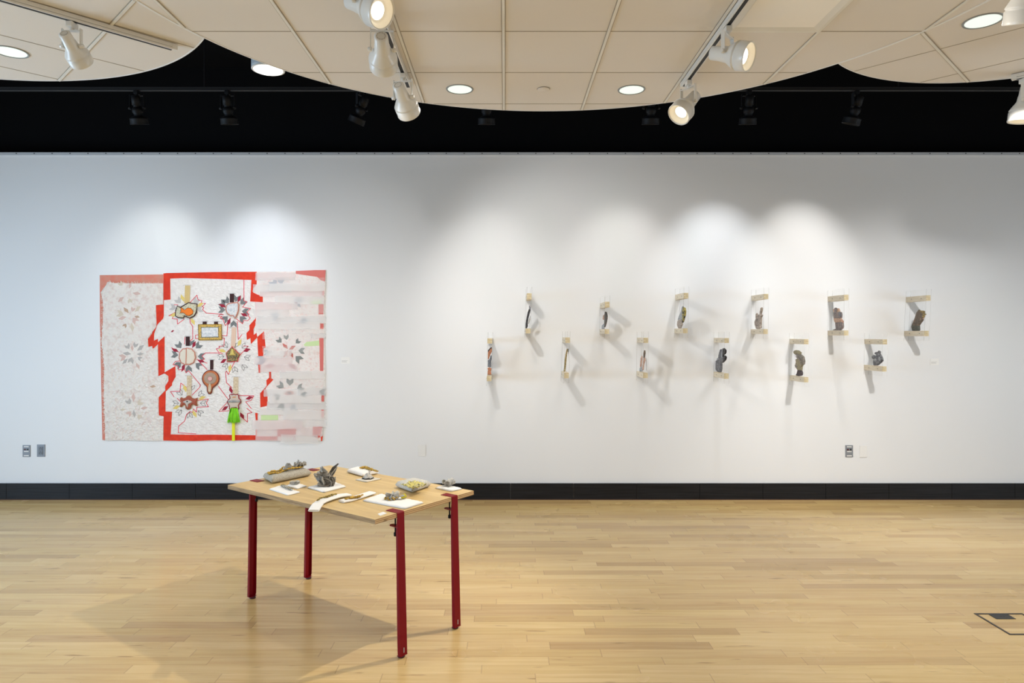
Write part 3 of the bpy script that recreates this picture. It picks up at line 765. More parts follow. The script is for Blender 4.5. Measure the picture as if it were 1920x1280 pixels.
# draped strips at the front edge
def strip_pad(centre_px, wd, label, zs, T=0.012, overhang=0.0):
    pts = [TP(*p) for p in centre_px]
    for i, z in enumerate(zs): pts[i].z = TZ+z
    mb = MB(); n = 40; m = len(pts)-1; rows = []
    base = pts[0].copy(); base.z = TZ
    for k in range(n+1):
        t = k/n*m; i = min(int(t), m-1); f = t-i
        p0 = pts[max(i-1, 0)]; p1 = pts[i]; p2 = pts[i+1]; p3 = pts[min(i+2, m)]
        p = 0.5*((2*p1)+(-p0+p2)*f+(2*p0-5*p1+4*p2-p3)*f*f+(-p0+3*p1-3*p2+p3)*f**3)
        d = (p2-p1).normalized(); s = Vector((0, 0, 1)).cross(d); s.normalize(); nn = d.cross(s)
        ring = []
        for j in range(16):
            a = 2*pi*j/16; cx, sz = cos(a), sin(a)
            ring.append(p-base+s*(wd/2*(abs(cx)**0.5)*(1 if cx > 0 else -1))+nn*(T/2*(abs(sz)**0.6)*(1 if sz > 0 else -1)))
        rows.append(ring)
    vs = [v for r in rows for v in r]; fs = []
    for k in range(n):
        for j in range(16): fs.append((k*16+j, k*16+(j+1) % 16, (k+1)*16+(j+1) % 16, (k+1)*16+j))
    mb.add(vs, fs, 0, True); mb.add(rows[0], [tuple(range(16))]); mb.add(rows[-1], [tuple(range(16))])
    o = mb.build('display_strip', M_pad); o.location = base
    return tag(o, label, 'pad')
strip_pad([(588, 955), (598, 946.5), (616, 939.5), (637, 933), (654, 929.5)], 0.060, 'white padded strip hanging over the front edge of the table', [-0.006, 0.010, 0.014, 0.012, 0.0075])
strip_pad([(640, 942.0), (657, 938.5), (678, 932), (698, 926.5)], 0.060, 'white padded strip beside the hanging one, under a gold twig', [0.0070, 0.0068, 0.0075, 0.011])
def twig_item(px, r, m, label, z, seed=1):
    pts = [TP(a, b_, TZ+z) for a, b_ in px]; c = sum(pts, Vector())/len(pts); c.z = TZ+z
    p, rr = twig([q-c for q in pts], r, seed=seed); mb = MB(); mb.tube(p, rr, n=8)
    o = mb.build('gold_twig', m); o.location = c; return tag(o, label, 'sculpture')
twig_item([(594.5, 938.5), (602, 933), (614, 931), (624, 927.5), (632, 926)], 0.0058, M_goldd, 'dark gold twig on the strip that hangs over the table edge', 0.025)
twig_item([(646.5, 935.0), (655, 933.5), (666, 932.0), (673, 930.5), (680, 927.0)], 0.0070, M_gold, 'bright gold twig on the flat strip in the middle of the front edge', 0.019, seed=6)

# large white pad, right front
o, c = pad_item('display_pad', [(678.6, 939.5), (714, 927), (795.7, 943), (759, 955)], 0.018, 0.016, M_pad, 'largest white pad near the front right leg', 'pad', g=0.013)
q = TP(741, 939)
t = empty('textile_sculpture', (q.x, q.y, TZ+0.0115)); tag(t, 'grey and gold crumpled bloom with a yellow tube on the largest white pad', 'sculpture')
mb = MB(); ruffle(mb, (-0.020, 0, 0), 0.006, 0.034, 0.018, 0.006, 7, 0.010, seed=3)
for k in range(6): leafsheet(mb, (-0.015, 0.0, 0.004), rot('Z', 60*k) @ rot('Y', 45+8*(k % 3)), 0.045, 0.03, 0.5, seed=k+30)
solid(mb.build('grey_bloom', M_greyl, t), 0.0025)
mb = MB(); ring = []
for k in range(70):
    a = 2*pi*k/70; ring.append(Vector((-0.018+(0.036+0.006*sin(9*a))*cos(a), (0.034+0.006*sin(9*a))*sin(a), 0.009+0.007*sin(8*a))))
mb.tube(ring, 0.0035, n=6, closed=True); mb.build('gold_trim', M_gold, t)
mb = MB(); leafsheet(mb, (0.006, 0, 0.008), rot('Z', -15) @ rot('Y', 80) @ rot('Z', 90), 0.05, 0.024, 0.1, seed=77); solid(mb.build('grey_tail', M_linen2, t), 0.0025)
mb = MB(); d = Vector((0.75, 0.3, 0.55)).normalized()
mb.lathe([(0.0, 0.006), (0.01, 0.0105), (0.030, 0.0125), (0.031, 0.009), (0.014, 0.007)], Matrix.Translation((0.032, 0.004, 0.006)) @ frame_of((0.82, 0.25, 0.42)), 18, cap=False); mb.build('yellow_tube', M_yel, t)

# back pillow with gold twig, flat pad with shell
o, c = pad_item('pillow', [(650, 886.5), (671, 880.5), (711, 888.5), (679, 894.5)], 0.040, 0.03, M_pad, 'small white pillow at the back edge of the table', 'pillow', back=0.5)
twig_item([(675, 877), (684, 875.5), (696, 879.5), (709, 883.5)], 0.0085, M_gold, 'gold twig lying on the small white pillow at the back', 0.040, seed=8)
o, c = pad_item('display_pad', [(665, 900), (690, 894.5), (716, 898), (687, 904.5)], 0.012, 0.012, mat('cream_felt', (0.66, 0.61, 0.52), 0.9, bump=0.2, bscale=260), 'thin cream pad in front of the small white pillow', 'pad')
q = TP(690, 899.0)
t = empty('textile_sculpture', (q.x, q.y, TZ+0.0078)); tag(t, 'small pale folded shell of cloth on the cream pad', 'sculpture')
mb = MB(); ruffle(mb, (0, 0, 0), 0.034, 0.010, 0.004, 0.030, 5, 0.003, seed=9); solid(mb.build('shell', M_greyl, t), 0.003)
mb = MB(); ruffle(mb, (0, 0, 0), 0.020, 0.038, 0.002, 0.006, 6, 0.002, seed=10, arc=pi, ph=pi); solid(mb.build('dark_edge', mat('dark_cloth', (0.02, 0.02, 0.02), 0.8), t), 0.004)

# grey pillow with yellow lace
o, c = pad_item('pillow', [(740, 914), (773, 925.5), (808.5, 913), (777, 905)], 0.048, 0.03, M_linen2, 'small pale grey pillow with a yellow lace piece, at the right', 'pillow', back=0.7, wob=0.02)
mb = MB()
vs = []; fs = []; n = 14; A = [TP(*p, TZ+0.045) for p in ((753, 909.5), (776, 917), (801, 909), (778, 903))]
c2 = sum(A, Vector())/4
for j in range(n+1):
    for i in range(n+1):
        u, v = i/n, j/n; p = A[0].lerp(A[1], u).lerp(A[3].lerp(A[2], u), v)
        ed = 1.0 if 0 < i < n and 0 < j < n else 0
        p += Vector((random.uniform(-1, 1)*0.005*(1.6-ed), random.uniform(-1, 1)*0.005*(1.6-ed), 0.004*sin(i*1.9+j)+0.003*cos(j*2.3)+random.uniform(-0.002, 0.003)))
        vs.append(p-c2)
for j in range(n):
    for i in range(n):
        if random.random() > 0.07: fs.append((j*(n+1)+i, j*(n+1)+i+1, (j+1)*(n+1)+i+1, (j+1)*(n+1)+i))
mb.add(vs, fs, 0, True); o = mb.build('lace_piece', M_yelp); o.location = c2+Vector((0, 0, 0.004)); solid(o, 0.003); tag(o, 'crinkled yellow lace piece lying on the pale grey pillow', 'sculpture')

# far right pad with knot
o, c = pad_item('display_pad', [(815, 916), (846, 922), (868, 917.5), (837, 910.5)], 0.020, 0.014, M_pad, 'white pad at the right corner of the table, above a red leg plate', 'pad')
q = TP(841, 914.5)
t = empty('textile_sculpture', (q.x, q.y, TZ+0.0125)); tag(t, 'small grey knotted cloth on the white pad at the right corner', 'sculpture')
mb = MB()
for k in range(7): leafsheet(mb, (0, 0, 0.004), rot('Z', 51*k) @ rot('Y', 35+12*(k % 3)), 0.042, 0.032, 0.6, seed=k+50)
ruffle(mb, (0.018, 0, 0.010), 0.008, 0.022, 0.0, 0.014, 4, 0.006, seed=14); ruffle(mb, (-0.02, 0, 0.012), 0.006, 0.02, 0.0, 0.010, 5, 0.006, seed=15)
solid(mb.build('knot', M_greyl, t), 0.003)
mb = MB(); leafsheet(mb, (-0.024, 0.0, 0.02), rot('Z', 200) @ rot('Y', 40), 0.02, 0.014, 0.3, seed=61); solid(mb.build('yellow_tip', M_yelp, t), 0.003)
# label card on the table
pts = [TP(*p) for p in ((708, 964), (713.5, 967), (725, 962.8), (718.5, 960))]; c = sum(pts, Vector())/4
root = empty('table_label', (c.x, c.y, TZ)); tag(root, 'small white label lying at the front corner of the table', 'label')
MB().prism([tuple((p-c).xy) for p in pts], lambda x, y: (x, y, 0.0004), lambda x, y: (x, y, 0.003)).build('card', MATS['label_card'], root)

# ------------------------------------------------------------ floor box
root = empty('floor_box', (2.958, 3.951, 0)); tag(root, 'square floor box with a dark metal frame and flap at the right', 'floor box')
M_box = mat('dark_bronze_frame', (0.035, 0.033, 0.032), 0.5)
b = MB(); w, l = 0.292, 0.292; t_ = 0.013
for s in (-1, 1):
    b.box((s*(w/2-t_/2), 0, 0.0012), (t_, l, 0.0024)); b.box((0, s*(l/2-t_/2), 0.0012), (w-2*t_, t_, 0.0024))
b.build('frame', M_box, root)
b = MB()
for s in (-1, 1):
    b.box((s*(w/2-t_*0.5), 0, 0.0026), (0.004, l-0.01, 0.0006)); b.box((0, s*(l/2-t_*0.5), 0.0026), (w-0.01, 0.004, 0.0006))
b.build('frame_seam', mat('brushed_brown', (0.12, 0.09, 0.07), 0.5), root)
b = MB(); b.box((-0.010, l/2-0.013-0.034, 0.0016), (0.115, 0.068, 0.0022)); b.build('flap', M_box, root)
for dx in (-0.015, 0.003): MB().lathe([(0, 0.004), (0.0008, 0.004)], Matrix.Translation((dx, l/2-0.045, 0.0027)), 12).build('finger_hole', M_blk, root)

# ------------------------------------------------------------ the quilt
YQ = DW-0.004
def Z(o, s, pts): return [(o[0]+a/s, o[1]+b_/s) for a, b_ in pts]
z4 = lambda p: Z((180, 500), 3.764, p)
z5 = lambda p: Z((400, 500), 3.764, p)
z7 = lambda p: Z((300, 510), 8.0, p)
z8 = lambda p: Z((300, 660), 7.53, p)
def W2(p): return ((p[0]-VX)/F*DW, CAMH+(VY-p[1])/F*DW)
quilt = empty('quilt', (*[P(400, 668, DW)[0]], DW, P(400, 668, DW)[2])); tag(quilt, 'large red and white patchwork quilt with pouches and sheer strips on the wall', 'quilt')
QO = Vector(quilt.location)
def sheet(mb, px, d0, d1, mi=0):
    """flat cloth piece between depths d0 and d1 (mm in front of the wall)"""
    pts = [W2(p) for p in px]
    return mb.prism(pts, lambda x, z: (x-QO.x, -d0*0.001, z-QO.z), lambda x, z: (x-QO.x, -d1*0.001, z-QO.z), mi)
def ribbon(mb, px, w, d, mi=0):
    pts = [W2(p) for p in px]
    for a, c in zip(pts, pts[1:]):
        v = Vector((c[0]-a[0], c[1]-a[1])); L = v.length
        if L < 1e-6: continue
        v /= L; n = Vector((-v.y, v.x))*w/2; e = v*w*0.3
        q = [(a[0]-e.x+n.x, a[1]-e.y+n.y), (c[0]+e.x+n.x, c[1]+e.y+n.y), (c[0]+e.x-n.x, c[1]+e.y-n.y), (a[0]-e.x-n.x, a[1]-e.y-n.y)]
        mb.prism(q, lambda x, z: (x-QO.x, -d*0.001, z-QO.z), lambda x, z: (x-QO.x, -(d+0.8)*0.001, z-QO.z), mi)
def chev(mb, p, c, size, d, mi=0, outline=False):
    a = atan2(p[1]-c[1], p[0]-c[0]); ca, sa = cos(a), sin(a)
    f = lambda u, v: (p[0]+size*(u*ca-v*sa), p[1]+size*(u*sa+v*ca))
    if outline:
        q = [f(-.55, 0), f(-.05, .5), f(.6, .5), f(.2, 0), f(.6, -.5), f(-.05, -.5), f(-.55, 0), f(.2, 0)]
        ribbon(mb, q, 0.0028, d, mi)
    else:
        sheet(mb, [f(-.55, 0), f(-.05, .5), f(.6, .5), f(.2, 0), f(.6, -.5), f(-.05, -.5)], d-0.6, d+0.4, mi)
def diam(mb, p, c, size, d, mi=0, k=0.34):
    a = atan2(p[1]-c[1], p[0]-c[0]); ca, sa = cos(a), sin(a)
    f = lambda u, v: (p[0]+size*(u*ca-v*sa), p[1]+size*(u*sa+v*ca))
    sheet(mb, [f(-.75, 0), f(-.1, k), f(.75, 0), f(.1, -k)], d-0.6, d+0.5, mi)

Qw = mat('quilted_white', (0.84, 0.81, 0.78), 0.9, col2=(0.77, 0.73, 0.70), nscale=30, bump=0.9, bscale=60, bstretch=(0.7, 1, 1.25), bdist=0.014)
Qred = mat('quilt_red', (0.72, 0.040, 0.010), 0.85, col2=(0.62, 0.030, 0.009), nscale=14, bump=0.25, bscale=60, bdist=0.006)
Qsal = mat('faded_salmon', (0.66, 0.21, 0.15), 0.85, col2=(0.62, 0.26, 0.19), nscale=18, bump=0.2, bscale=60, bdist=0.006)
Qpink = mat('pink_cord', (0.72, 0.045, 0.075), 0.7)
Qgrey = mat('grey_patch', (0.13, 0.14, 0.14), 0.85, col2=(0.22, 0.23, 0.23), nscale=120)
Qgrel = mat('pale_grey_patch', (0.50, 0.48, 0.47), 0.85)
Qline = mat('dark_stitch', (0.05, 0.05, 0.05), 0.8)
Qmar = mat('maroon_patch', (0.30, 0.008, 0.03), 0.8)
Qyel = mat('yellow_patch', (0.72, 0.56, 0.16), 0.8)
Qpk = mat('pale_pink_patch', (0.66, 0.33, 0.30), 0.85)
Qlace = mat('worn_batting', (0.86, 0.81, 0.76), 0.95, col2=(0.74, 0.58, 0.53), nscale=26, thr=(0.48, 0.78), col3=(0.58, 0.46, 0.36), n3=9, thr3=(0.60, 0.85), bump=1.0, bscale=48, bdist=0.024)
Qrp = mat('sheer_ground', (0.80, 0.74, 0.71), 0.95, col2=(0.74, 0.52, 0.49), nscale=40, thr=(0.50, 0.74), bump=0.6, bscale=60, bdist=0.006)
Qbrn = mat('brown_scrap', (0.36, 0.22, 0.14), 0.9)

b = MB(); sheet(b, [(188, 515.5), (215, 515.8), (250, 515), (307, 514.3), (308, 513.2), (400, 510.5), (481, 509.3), (540, 509), (590, 506.5), (611.5, 505.8), (611.5, 520), (609.5, 560), (609, 640), (610, 700), (607, 780), (605, 826), (540, 827), (481, 825), (420, 826), (310, 826.5), (250, 825.5), (193, 824.5), (191, 740), (189, 620)], 1, 9)
b.build('backing', Qw, quilt)
b = MB()
sheet(b, [(188.2, 515.8), (250, 515.2), (307, 514.5), (307, 531), (215, 531), (203, 528), (200, 534), (190, 548), (196, 575), (194, 640), (197.5, 700), (198, 760), (198, 825), (193, 824.2), (190.5, 700), (188.5, 600)], 9, 10.5)
b.build('faded_border', Qsal, quilt)
out = [(307, 532), (214, 530.5), (206, 528), (203.5, 536), (192, 549), (195, 575), (192, 640), (197, 690), (196, 740), (197, 770), (199, 824.6), (307, 825.2), (308, 780), (299, 778), (298, 745), (311, 731), (311, 714), (316, 705), (309, 700), (298, 705), (297, 648), (287, 654), (278, 650), (278, 634), (294.5, 612), (293.5, 572), (307, 570)]
rnd = random.Random(3); wob = []
for i, p in enumerate(out):
    q = out[(i+1) % len(out)]; L = math.hypot(q[0]-p[0], q[1]-p[1]); k = max(1, int(L/2.5)) if p[0] < 290 and q[0] < 310 and i < 11 else 1
    for j in range(k):
        f = j/k; wob.append((p[0]+(q[0]-p[0])*f+(rnd.uniform(-1.1, 1.1) if j else 0), p[1]+(q[1]-p[1])*f+(rnd.uniform(-1.1, 1.1) if j else 0)))
b = MB(); sheet(b, wob, 9, 15); lace = b.build('worn_panel', Qlace, quilt)
LP = [Qgrel, mat('washed_pink', (0.66, 0.47, 0.42), 0.9), mat('washed_grey', (0.46, 0.43, 0.41), 0.9), mat('washed_brown', (0.50, 0.34, 0.24), 0.9), mat('washed_beige', (0.66, 0.57, 0.46), 0.9)]
def motif(c):
    q = W2(c); e = empty('star_motif', (q[0]-QO.x, -0.01, q[1]-QO.z)); e.parent = quilt; return e
def petal(par, fn, p, c, s, d, m, *r):
    b = MB(); fn(b, p, c, s, d, 0, *r); o = b.build('petal', m, par); o.location = -Vector(par.location); return o
for (cx, cy), pal, n in (((247, 592), (3, 1, 4), 9), ((250, 664), (2, 2, 1), 11), ((252, 766), (1, 4, 2), 8), ((243, 548), (1, 4), 5)):
    e = motif((cx, cy))
    for k in range(n):
        a = 2*pi*k/n+rnd.uniform(-.2, .2); r = rnd.uniform(9, 24); p = (cx+r*cos(a), cy+r*sin(a))
        petal(e, chev if k % 2 else diam, p, (cx, cy), rnd.uniform(7, 12), 15, LP[pal[k % len(pal)]])
b = MB(); diam(b, (288, 724), (300, 724), 8, 15.3); b.build('patch', LP[3], quilt)

# frayed threads along the worn panel
b = MB(); rnd = random.Random(9)
edge = [(302, 531.5), (260, 531.2), (214, 530.5), (206, 528), (203.5, 536), (192, 549), (194.5, 575), (192, 640), (197, 690), (196, 740), (197, 770), (198, 815)]
for i in range(len(edge)-1):
    p0, p1 = edge[i], edge[i+1]; L = math.hypot(p1[0]-p0[0], p1[1]-p0[1])
    for k in range(int(L/1.6)):
        f = rnd.random(); x = p0[0]+(p1[0]-p0[0])*f; y = p0[1]+(p1[1]-p0[1])*f; nx, ny = (p1[1]-p0[1])/L, -(p1[0]-p0[0])/L
        s = rnd.uniform(1.2, 3.8); t = rnd.uniform(-2.2, 2.2)
        q = [W2((x, y)), W2((x-abs(nx)*s*0.5+t*0.4*abs(ny), y-abs(ny)*s*0.5+t*0.4*abs(nx))), W2((x-abs(nx)*s+t*abs(ny), y-abs(ny)*s+t*abs(nx)))]
        b.tube([(q[0][0]-QO.x, -0.0155, q[0][1]-QO.z), (q[1][0]-QO.x, -0.018, q[1][1]-QO.z), (q[2][0]-QO.x, -0.0155, q[2][1]-QO.z)], 0.0011, n=4)
fr_ = b.build('fringe', mat('cream_thread', (0.80, 0.75, 0.66), 0.9), quilt); fr_['kind'] = 'stuff'

# red frame of the middle field
b = MB()
inner = [(527, 83), (529, 232), (482, 235), (482, 345), (477, 365), (437.6, 406.6), (414, 470.5), (411.7, 522), (440, 508), (441, 533), (487, 490), (487, 745), (563, 700), (565, 775), (540, 820), (540, 835), (495, 880), (493, 1020), (540, 1022), (530, 1181)]
outer = [(480, 1224), (482, 1062), (455, 1056), (447, 1045), (447, 920), (495, 870), (490, 845), (515, 805), (515, 770), (490, 752), (445, 785), (442, 545), (405, 580), (400, 558), (375, 565), (371, 510), (400, 470), (400, 458), (432, 405), (427, 270), (480, 266), (480, 48)]
sheet(b, z4(inner)+z4(outer), 9, 12)
sheet(b, z4([(480, 48), (527, 83)])[:1]+z5([(-330, 45), (0, 38), (150, 36), (309, 36), (309, 92), (272, 93), (120, 88), (0, 85), (-200, 80)])+z4([(527, 84)]), 9, 12.2)
sheet(b, z5([(272, 93), (309, 92), (308, 125), (284, 150), (284, 182), (312, 196), (352, 208), (352, 250), (263, 245)]), 9, 12)
sheet(b, z5([(303, 362), (258, 412), (258, 445), (237, 468), (240, 515), (265, 503), (268, 545), (313, 497), (320, 632), (355, 628), (358, 575), (372, 570), (360, 455), (312, 497), (308, 466), (288, 480), (286, 440), (303, 405)]), 9, 12)
sheet(b, z5([(320, 690), (337, 690), (335, 745), (323, 748)]), 9, 12)
sheet(b, z5([(397, 740), (410, 740), (412, 785), (427, 795), (370, 855), (385, 900), (385, 980), (335, 990), (333, 892), (380, 838), (377, 800), (397, 782)]), 9, 12)
sheet(b, z5([(298, 1030), (315, 1030), (315, 1085), (303, 1085)]), 9, 12)
sheet(b, z4([(480, 1224), (530, 1181), (700, 1184)])+z5([(0, 1183), (303, 1188), (303, 1150), (312, 1150), (306, 1221), (100, 1224), (0, 1222)])+z4([(700, 1228)]), 9, 12.2)
b.build('red_border', Qred, quilt)
b = MB(); ribbon(b, z5([(303, 250), (303, 362)]), 0.004, 11); b.build('cord', Qpink, quilt)
for L in ([(455, 460), (560, 345), (578, 415), (635, 430), (625, 465), (690, 470), (640, 520), (665, 530), (645, 560), (700, 615), (900, 628), (960, 640)],
          [(240, 600), (140, 655), (215, 650), (190, 695), (265, 705), (270, 780), (370, 705)], [(455, 700), (460, 760), (497, 815), (497, 1000), (460, 1030)],
          [(580, 940), (540, 945), (540, 995), (585, 995)], [(940, 952), (1010, 955), (1025, 770)], [(930, 985), (970, 990), (965, 1110), (890, 1110), (900, 1135), (850, 1150), (885, 1195), (945, 1225)],
          [(1265, 0), (1265, 430), (1310, 445), (1245, 525), (1365, 545), (1310, 600), (1340, 635), (1325, 650), (1360, 690), (1320, 730), (1260, 725), (1245, 775), (1150, 700)],
          [(960, 640), (920, 625), (880, 665), (940, 665), (905, 690), (950, 700), (975, 780), (990, 800), (1060, 690)], [(1165, 740), (1180, 1010), (1235, 935)],
          [(1200, 1250), (1330, 1110), (1260, 1105)], [(375, 1080), (380, 970)], [(180, 1130), (290, 1200)], [(220, 490), (275, 490)]):
    b = MB(); ribbon(b, z7(L), 0.0062, 10); b.build('cord', Qpink, quilt)
for L in ([(310, 120), (225, 130), (190, 175), (265, 200), (270, 250), (320, 240), (310, 270), (350, 240), (375, 290), (410, 260), (575, 460), (570, 490), (460, 605)],
          [(850, 30), (830, 10), (650, 10), (600, 55), (635, 95), (590, 120)], [(525, 100), (670, 155)], [(540, 110), (670, 245)],
          [(380, 495), (300, 435), (290, 550), (155, 555), (205, 630)], [(250, 650), (300, 700)],
          [(540, 680), (690, 660), (660, 715), (690, 770), (525, 775), (520, 845), (480, 800), (465, 850), (430, 835), (380, 880), (355, 970), (270, 1040), (265, 1135), (515, 1150)],
          [(1060, 130), (970, 315), (945, 265), (930, 285), (945, 430), (1020, 500)], [(830, 480), (965, 660)],
          [(1120, 610), (1330, 615), (1290, 680), (1215, 700), (1295, 795)], [(1230, 790), (1305, 850), (1240, 865), (1240, 985), (1140, 900)], [(985, 825), (835, 835), (970, 690)]):
    b = MB(); ribbon(b, z8(L), 0.0062, 10); b.build('cord', Qpink, quilt)
mats = [Qgrey, Qgrel, Qline, Qmar, Qyel, Qpk]
def star(c, greys=(), pales=(), lines=(), reds=(), yels=(), sz=8.6):
    e = motif(c)
    for p in greys: petal(e, chev, p, c, sz*1.35, 10.2, Qgrey)
    for p in pales: petal(e, chev, p, c, sz*1.3, 10.2, Qgrel)
    for p in lines: petal(e, chev, p, c, sz*1.1, 10.2, Qline, True)
    for p in reds: petal(e, diam, p, c, sz*1.15, 11, Qmar)
    for p in yels: petal(e, diam, p, c, sz*1.2, 11, Qyel)
star(z7([(420, 580)])[0], pales=z7([(285, 430), (205, 530), (545, 430), (600, 555)]), yels=z7([(345, 390), (610, 490), (500, 740), (215, 640)]))
star(z7([(1110, 575)])[0], greys=z7([(1005, 430), (945, 475), (1150, 395), (1250, 450), (935, 565), (1285, 590), (985, 700), (1110, 775), (1240, 700)]), reds=z7([(1195, 400), (945, 505), (1270, 640), (1040, 745)]))
star(z4([(650, 635)])[0], greys=z4([(590, 555), (725, 558), (560, 620), (745, 632), (585, 690), (657, 718), (725, 695), (672, 535)]), reds=z4([(562, 588), (695, 548), (745, 665), (620, 710)]))
star(z5([(143, 620)])[0], lines=z5([(90, 555), (220, 562), (58, 635), (240, 640), (90, 697), (155, 722), (218, 705), (160, 550)]), yels=z5([(188, 535), (65, 592), (120, 715)]), reds=z5([(75, 664), (240, 588)]))
star(z8([(415, 710)])[0], lines=z8([(295, 575), (580, 592), (230, 720), (615, 720), (280, 840), (425, 885), (570, 850), (455, 500)]), yels=z8([(360, 510), (600, 645), (240, 775), (495, 870)]))
star(z8([(1060, 700)])[0], reds=z8([(1265, 645), (925, 790), (1165, 895), (1008, 535)]))
b = MB(); diam(b, z7([(195, 885)])[0], z7([(300, 830)])[0], 5, 11); b.build('patch', Qmar, quilt)

def puff(name, px, T, r, m, d, parent, g=0.006, w=None, wm=None):
    pts = [W2(p) for p in px]
    mb = inflate(pts, g, T, r, lambda x, z, h: (x-QO.x, -d*0.001-h, z-QO.z), back=0.1)
    o = mb.build(name, m, parent)
    if w:
        mb = MB(); mb.tube([(x-QO.x, -(d+2)*0.001-w*0.5, z-QO.z) for x, z in pts], w, n=6, closed=True); mb.build('edging', wm, o)
    return o
S_tan = mat('tan_strap', (0.62, 0.46, 0.20), 0.85, bump=0.4, bscale=200); S_drk = mat('dark_strap', (0.035, 0.006, 0.006), 0.8)
S_crm = mat('cream_strap', (0.68, 0.58, 0.42), 0.85, col2=(0.55, 0.42, 0.28), nscale=60, bump=0.4, bscale=200)
S_pch = mat('peach_strap', (0.70, 0.50, 0.38), 0.85, bump=0.4, bscale=200)
M_wh = mat('white_satin', (0.72, 0.72, 0.72), 0.5, col2=(0.50, 0.53, 0.56), nscale=60, bump=0.6, bscale=70)
def strap(px, m):
    b = MB(); sheet(b, px, 10, 14); o = b.build('strap', m, quilt)
    xs = [p[0] for p in px]; top = min(p[1] for p in px)
    b = MB(); ribbon(b, [(min(xs)-2, top+1.5), (min(xs)-2, top-0.8), (max(xs)+2, top-0.8), (max(xs)+2, top+1.0)], 0.003, 12); b.build('stitched_loop', Qgrel, o)
strap(z7([(385, 200), (460, 200), (452, 470), (375, 470)]), S_tan); strap(z7([(1055, 325), (1118, 325), (1115, 455), (1055, 455)]), S_drk)
strap(z7([(648, 742), (708, 742), (706, 792), (648, 792)]), S_drk); strap(z7([(818, 742), (876, 742), (874, 792), (818, 792)]), S_drk)
strap(z7([(395, 965), (455, 965), (452, 1105), (395, 1105)]), S_drk); strap(z7([(1085, 830), (1145, 830), (1135, 1120), (1070, 1120)]), S_pch)
strap(z8([(715, 108), (762, 108), (758, 245), (715, 245)]), S_drk); strap(z8([(390, 330), (455, 330), (448, 625), (385, 625)]), S_crm)
strap(z8([(1045, 350), (1112, 350), (1108, 600), (1038, 600)]), S_crm)
M_edge = mat('maroon_edging', (0.035, 0.006, 0.010), 0.7)
o = puff('fish_pouch', z7([(275, 505), (320, 530), (440, 460), (570, 480), (558, 600), (525, 660), (460, 690), (375, 655), (368, 690), (280, 680), (245, 655), (250, 575)]), 0.022, 0.018, mat('cream_pleats', (0.62, 0.58, 0.42), 0.8, col2=(0.30, 0.30, 0.22), nscale=90, thr=(0.5, 0.62), bump=0.4, bscale=200), 14, quilt, w=0.0055, wm=M_edge)
puff('orange_gourd', z7([(330, 530), (350, 535), (385, 570), (430, 535), (480, 540), (520, 585), (510, 630), (460, 660), (410, 650), (385, 620), (350, 610), (310, 620), (330, 590)]), 0.016, 0.012, mat('orange_felt', (0.80, 0.19, 0.015), 0.8), 24, o, g=0.004, w=0.0016, wm=Qline)
M_pkb = mat('pink_brown_braid', (0.62, 0.24, 0.17), 0.7, bump=0.8, bscale=300)
o = puff('heart_pouch', z7([(1010, 500), (1040, 475), (1110, 462), (1175, 460), (1192, 490), (1185, 580), (1165, 640), (1135, 695), (1110, 650), (1075, 655), (1020, 620), (1000, 560)]), 0.022, 0.016, M_wh, 14, quilt, w=0.0058, wm=M_pkb)
o = puff('framed_pouch', z7([(585, 788), (935, 785), (940, 1015), (590, 1018)]), 0.016, 0.010, mat('gold_bead_band', (0.70, 0.44, 0.08), 0.6, col2=(0.20, 0.15, 0.07), nscale=150, thr=(0.50, 0.56)), 14, quilt, w=0.0040, wm=M_gold)
puff('satin_inset', z7([(630, 830), (890, 828), (890, 975), (635, 978)]), 0.010, 0.014, M_wh, 20, o, w=0.0026, wm=mat('steel_blue_edging', (0.10, 0.17, 0.22), 0.7))
oval = []
for k in range(44):
    a = 2*pi*k/44; r = 1+0.035*sin(11*a)
    oval.append((180+(650+56*r*cos(a))/3.764, 500+(632+(63+6*cos(2*a))*r*sin(a))/3.764))
o = puff('oval_pouch', oval, 0.020, 0.018, mat('cream_quilting', (0.70, 0.64, 0.54), 0.85, bump=0.4, bscale=120), 14, quilt, w=0.0052, wm=M_pkb)
b = MB(); b.tube([(x-QO.x, -0.028+0.004*abs(i-1), z-QO.z) for i, (x, z) in enumerate(W2(p) for p in z4([(645, 572), (645, 632), (641, 692)]))], 0.004, n=6); b.build('centre_cord', M_pkb, o)
o = puff('house_pouch', z7([(1090, 1115), (1000, 1215), (1020, 1300), (1015, 1345), (1080, 1345), (1150, 1335), (1175, 1345), (1185, 1290), (1210, 1235)]), 0.020, 0.014, mat('dark_floral_cloth', (0.36, 0.26, 0.10), 0.8, col2=(0.08, 0.09, 0.05), nscale=80, thr=(0.46, 0.56), col3=(0.5, 0.12, 0.05), n3=70, thr3=(0.58, 0.62)), 14, quilt, w=0.0034, wm=Qpink)
puff('gold_bell', z7([(1085, 1150), (1110, 1150), (1125, 1215), (1150, 1245), (1045, 1245), (1070, 1215)]), 0.012, 0.008, mat('yellow_gold', (0.62, 0.50, 0.12), 0.5), 24, o, g=0.004)
b = MB()
for k in range(7): b.lathe([(-0.004, 0.0), (-0.003, 0.0035), (0, 0.0045), (0.003, 0.0035), (0.004, 0.0)], Matrix.Translation((W2(z7([(1030+k*21, 1262+(k % 2)*12)])[0])[0]-QO.x, -0.034, W2(z7([(1030+k*21, 1262+(k % 2)*12)])[0])[1]-QO.z)), 10, cap=False)
b.build('bead_row', mat('dark_teal_beads', (0.02, 0.09, 0.09), 0.3), o)
drop = []
for k in range(31):
    a = radians(-58+(296)*k/30); drop.append((300+(727+118*cos(a))/7.53, 660+(372-118*sin(a))/7.53))
drop += z8([(675, 490), (680, 550), (700, 585), (720, 588), (742, 565), (748, 520), (765, 490)])
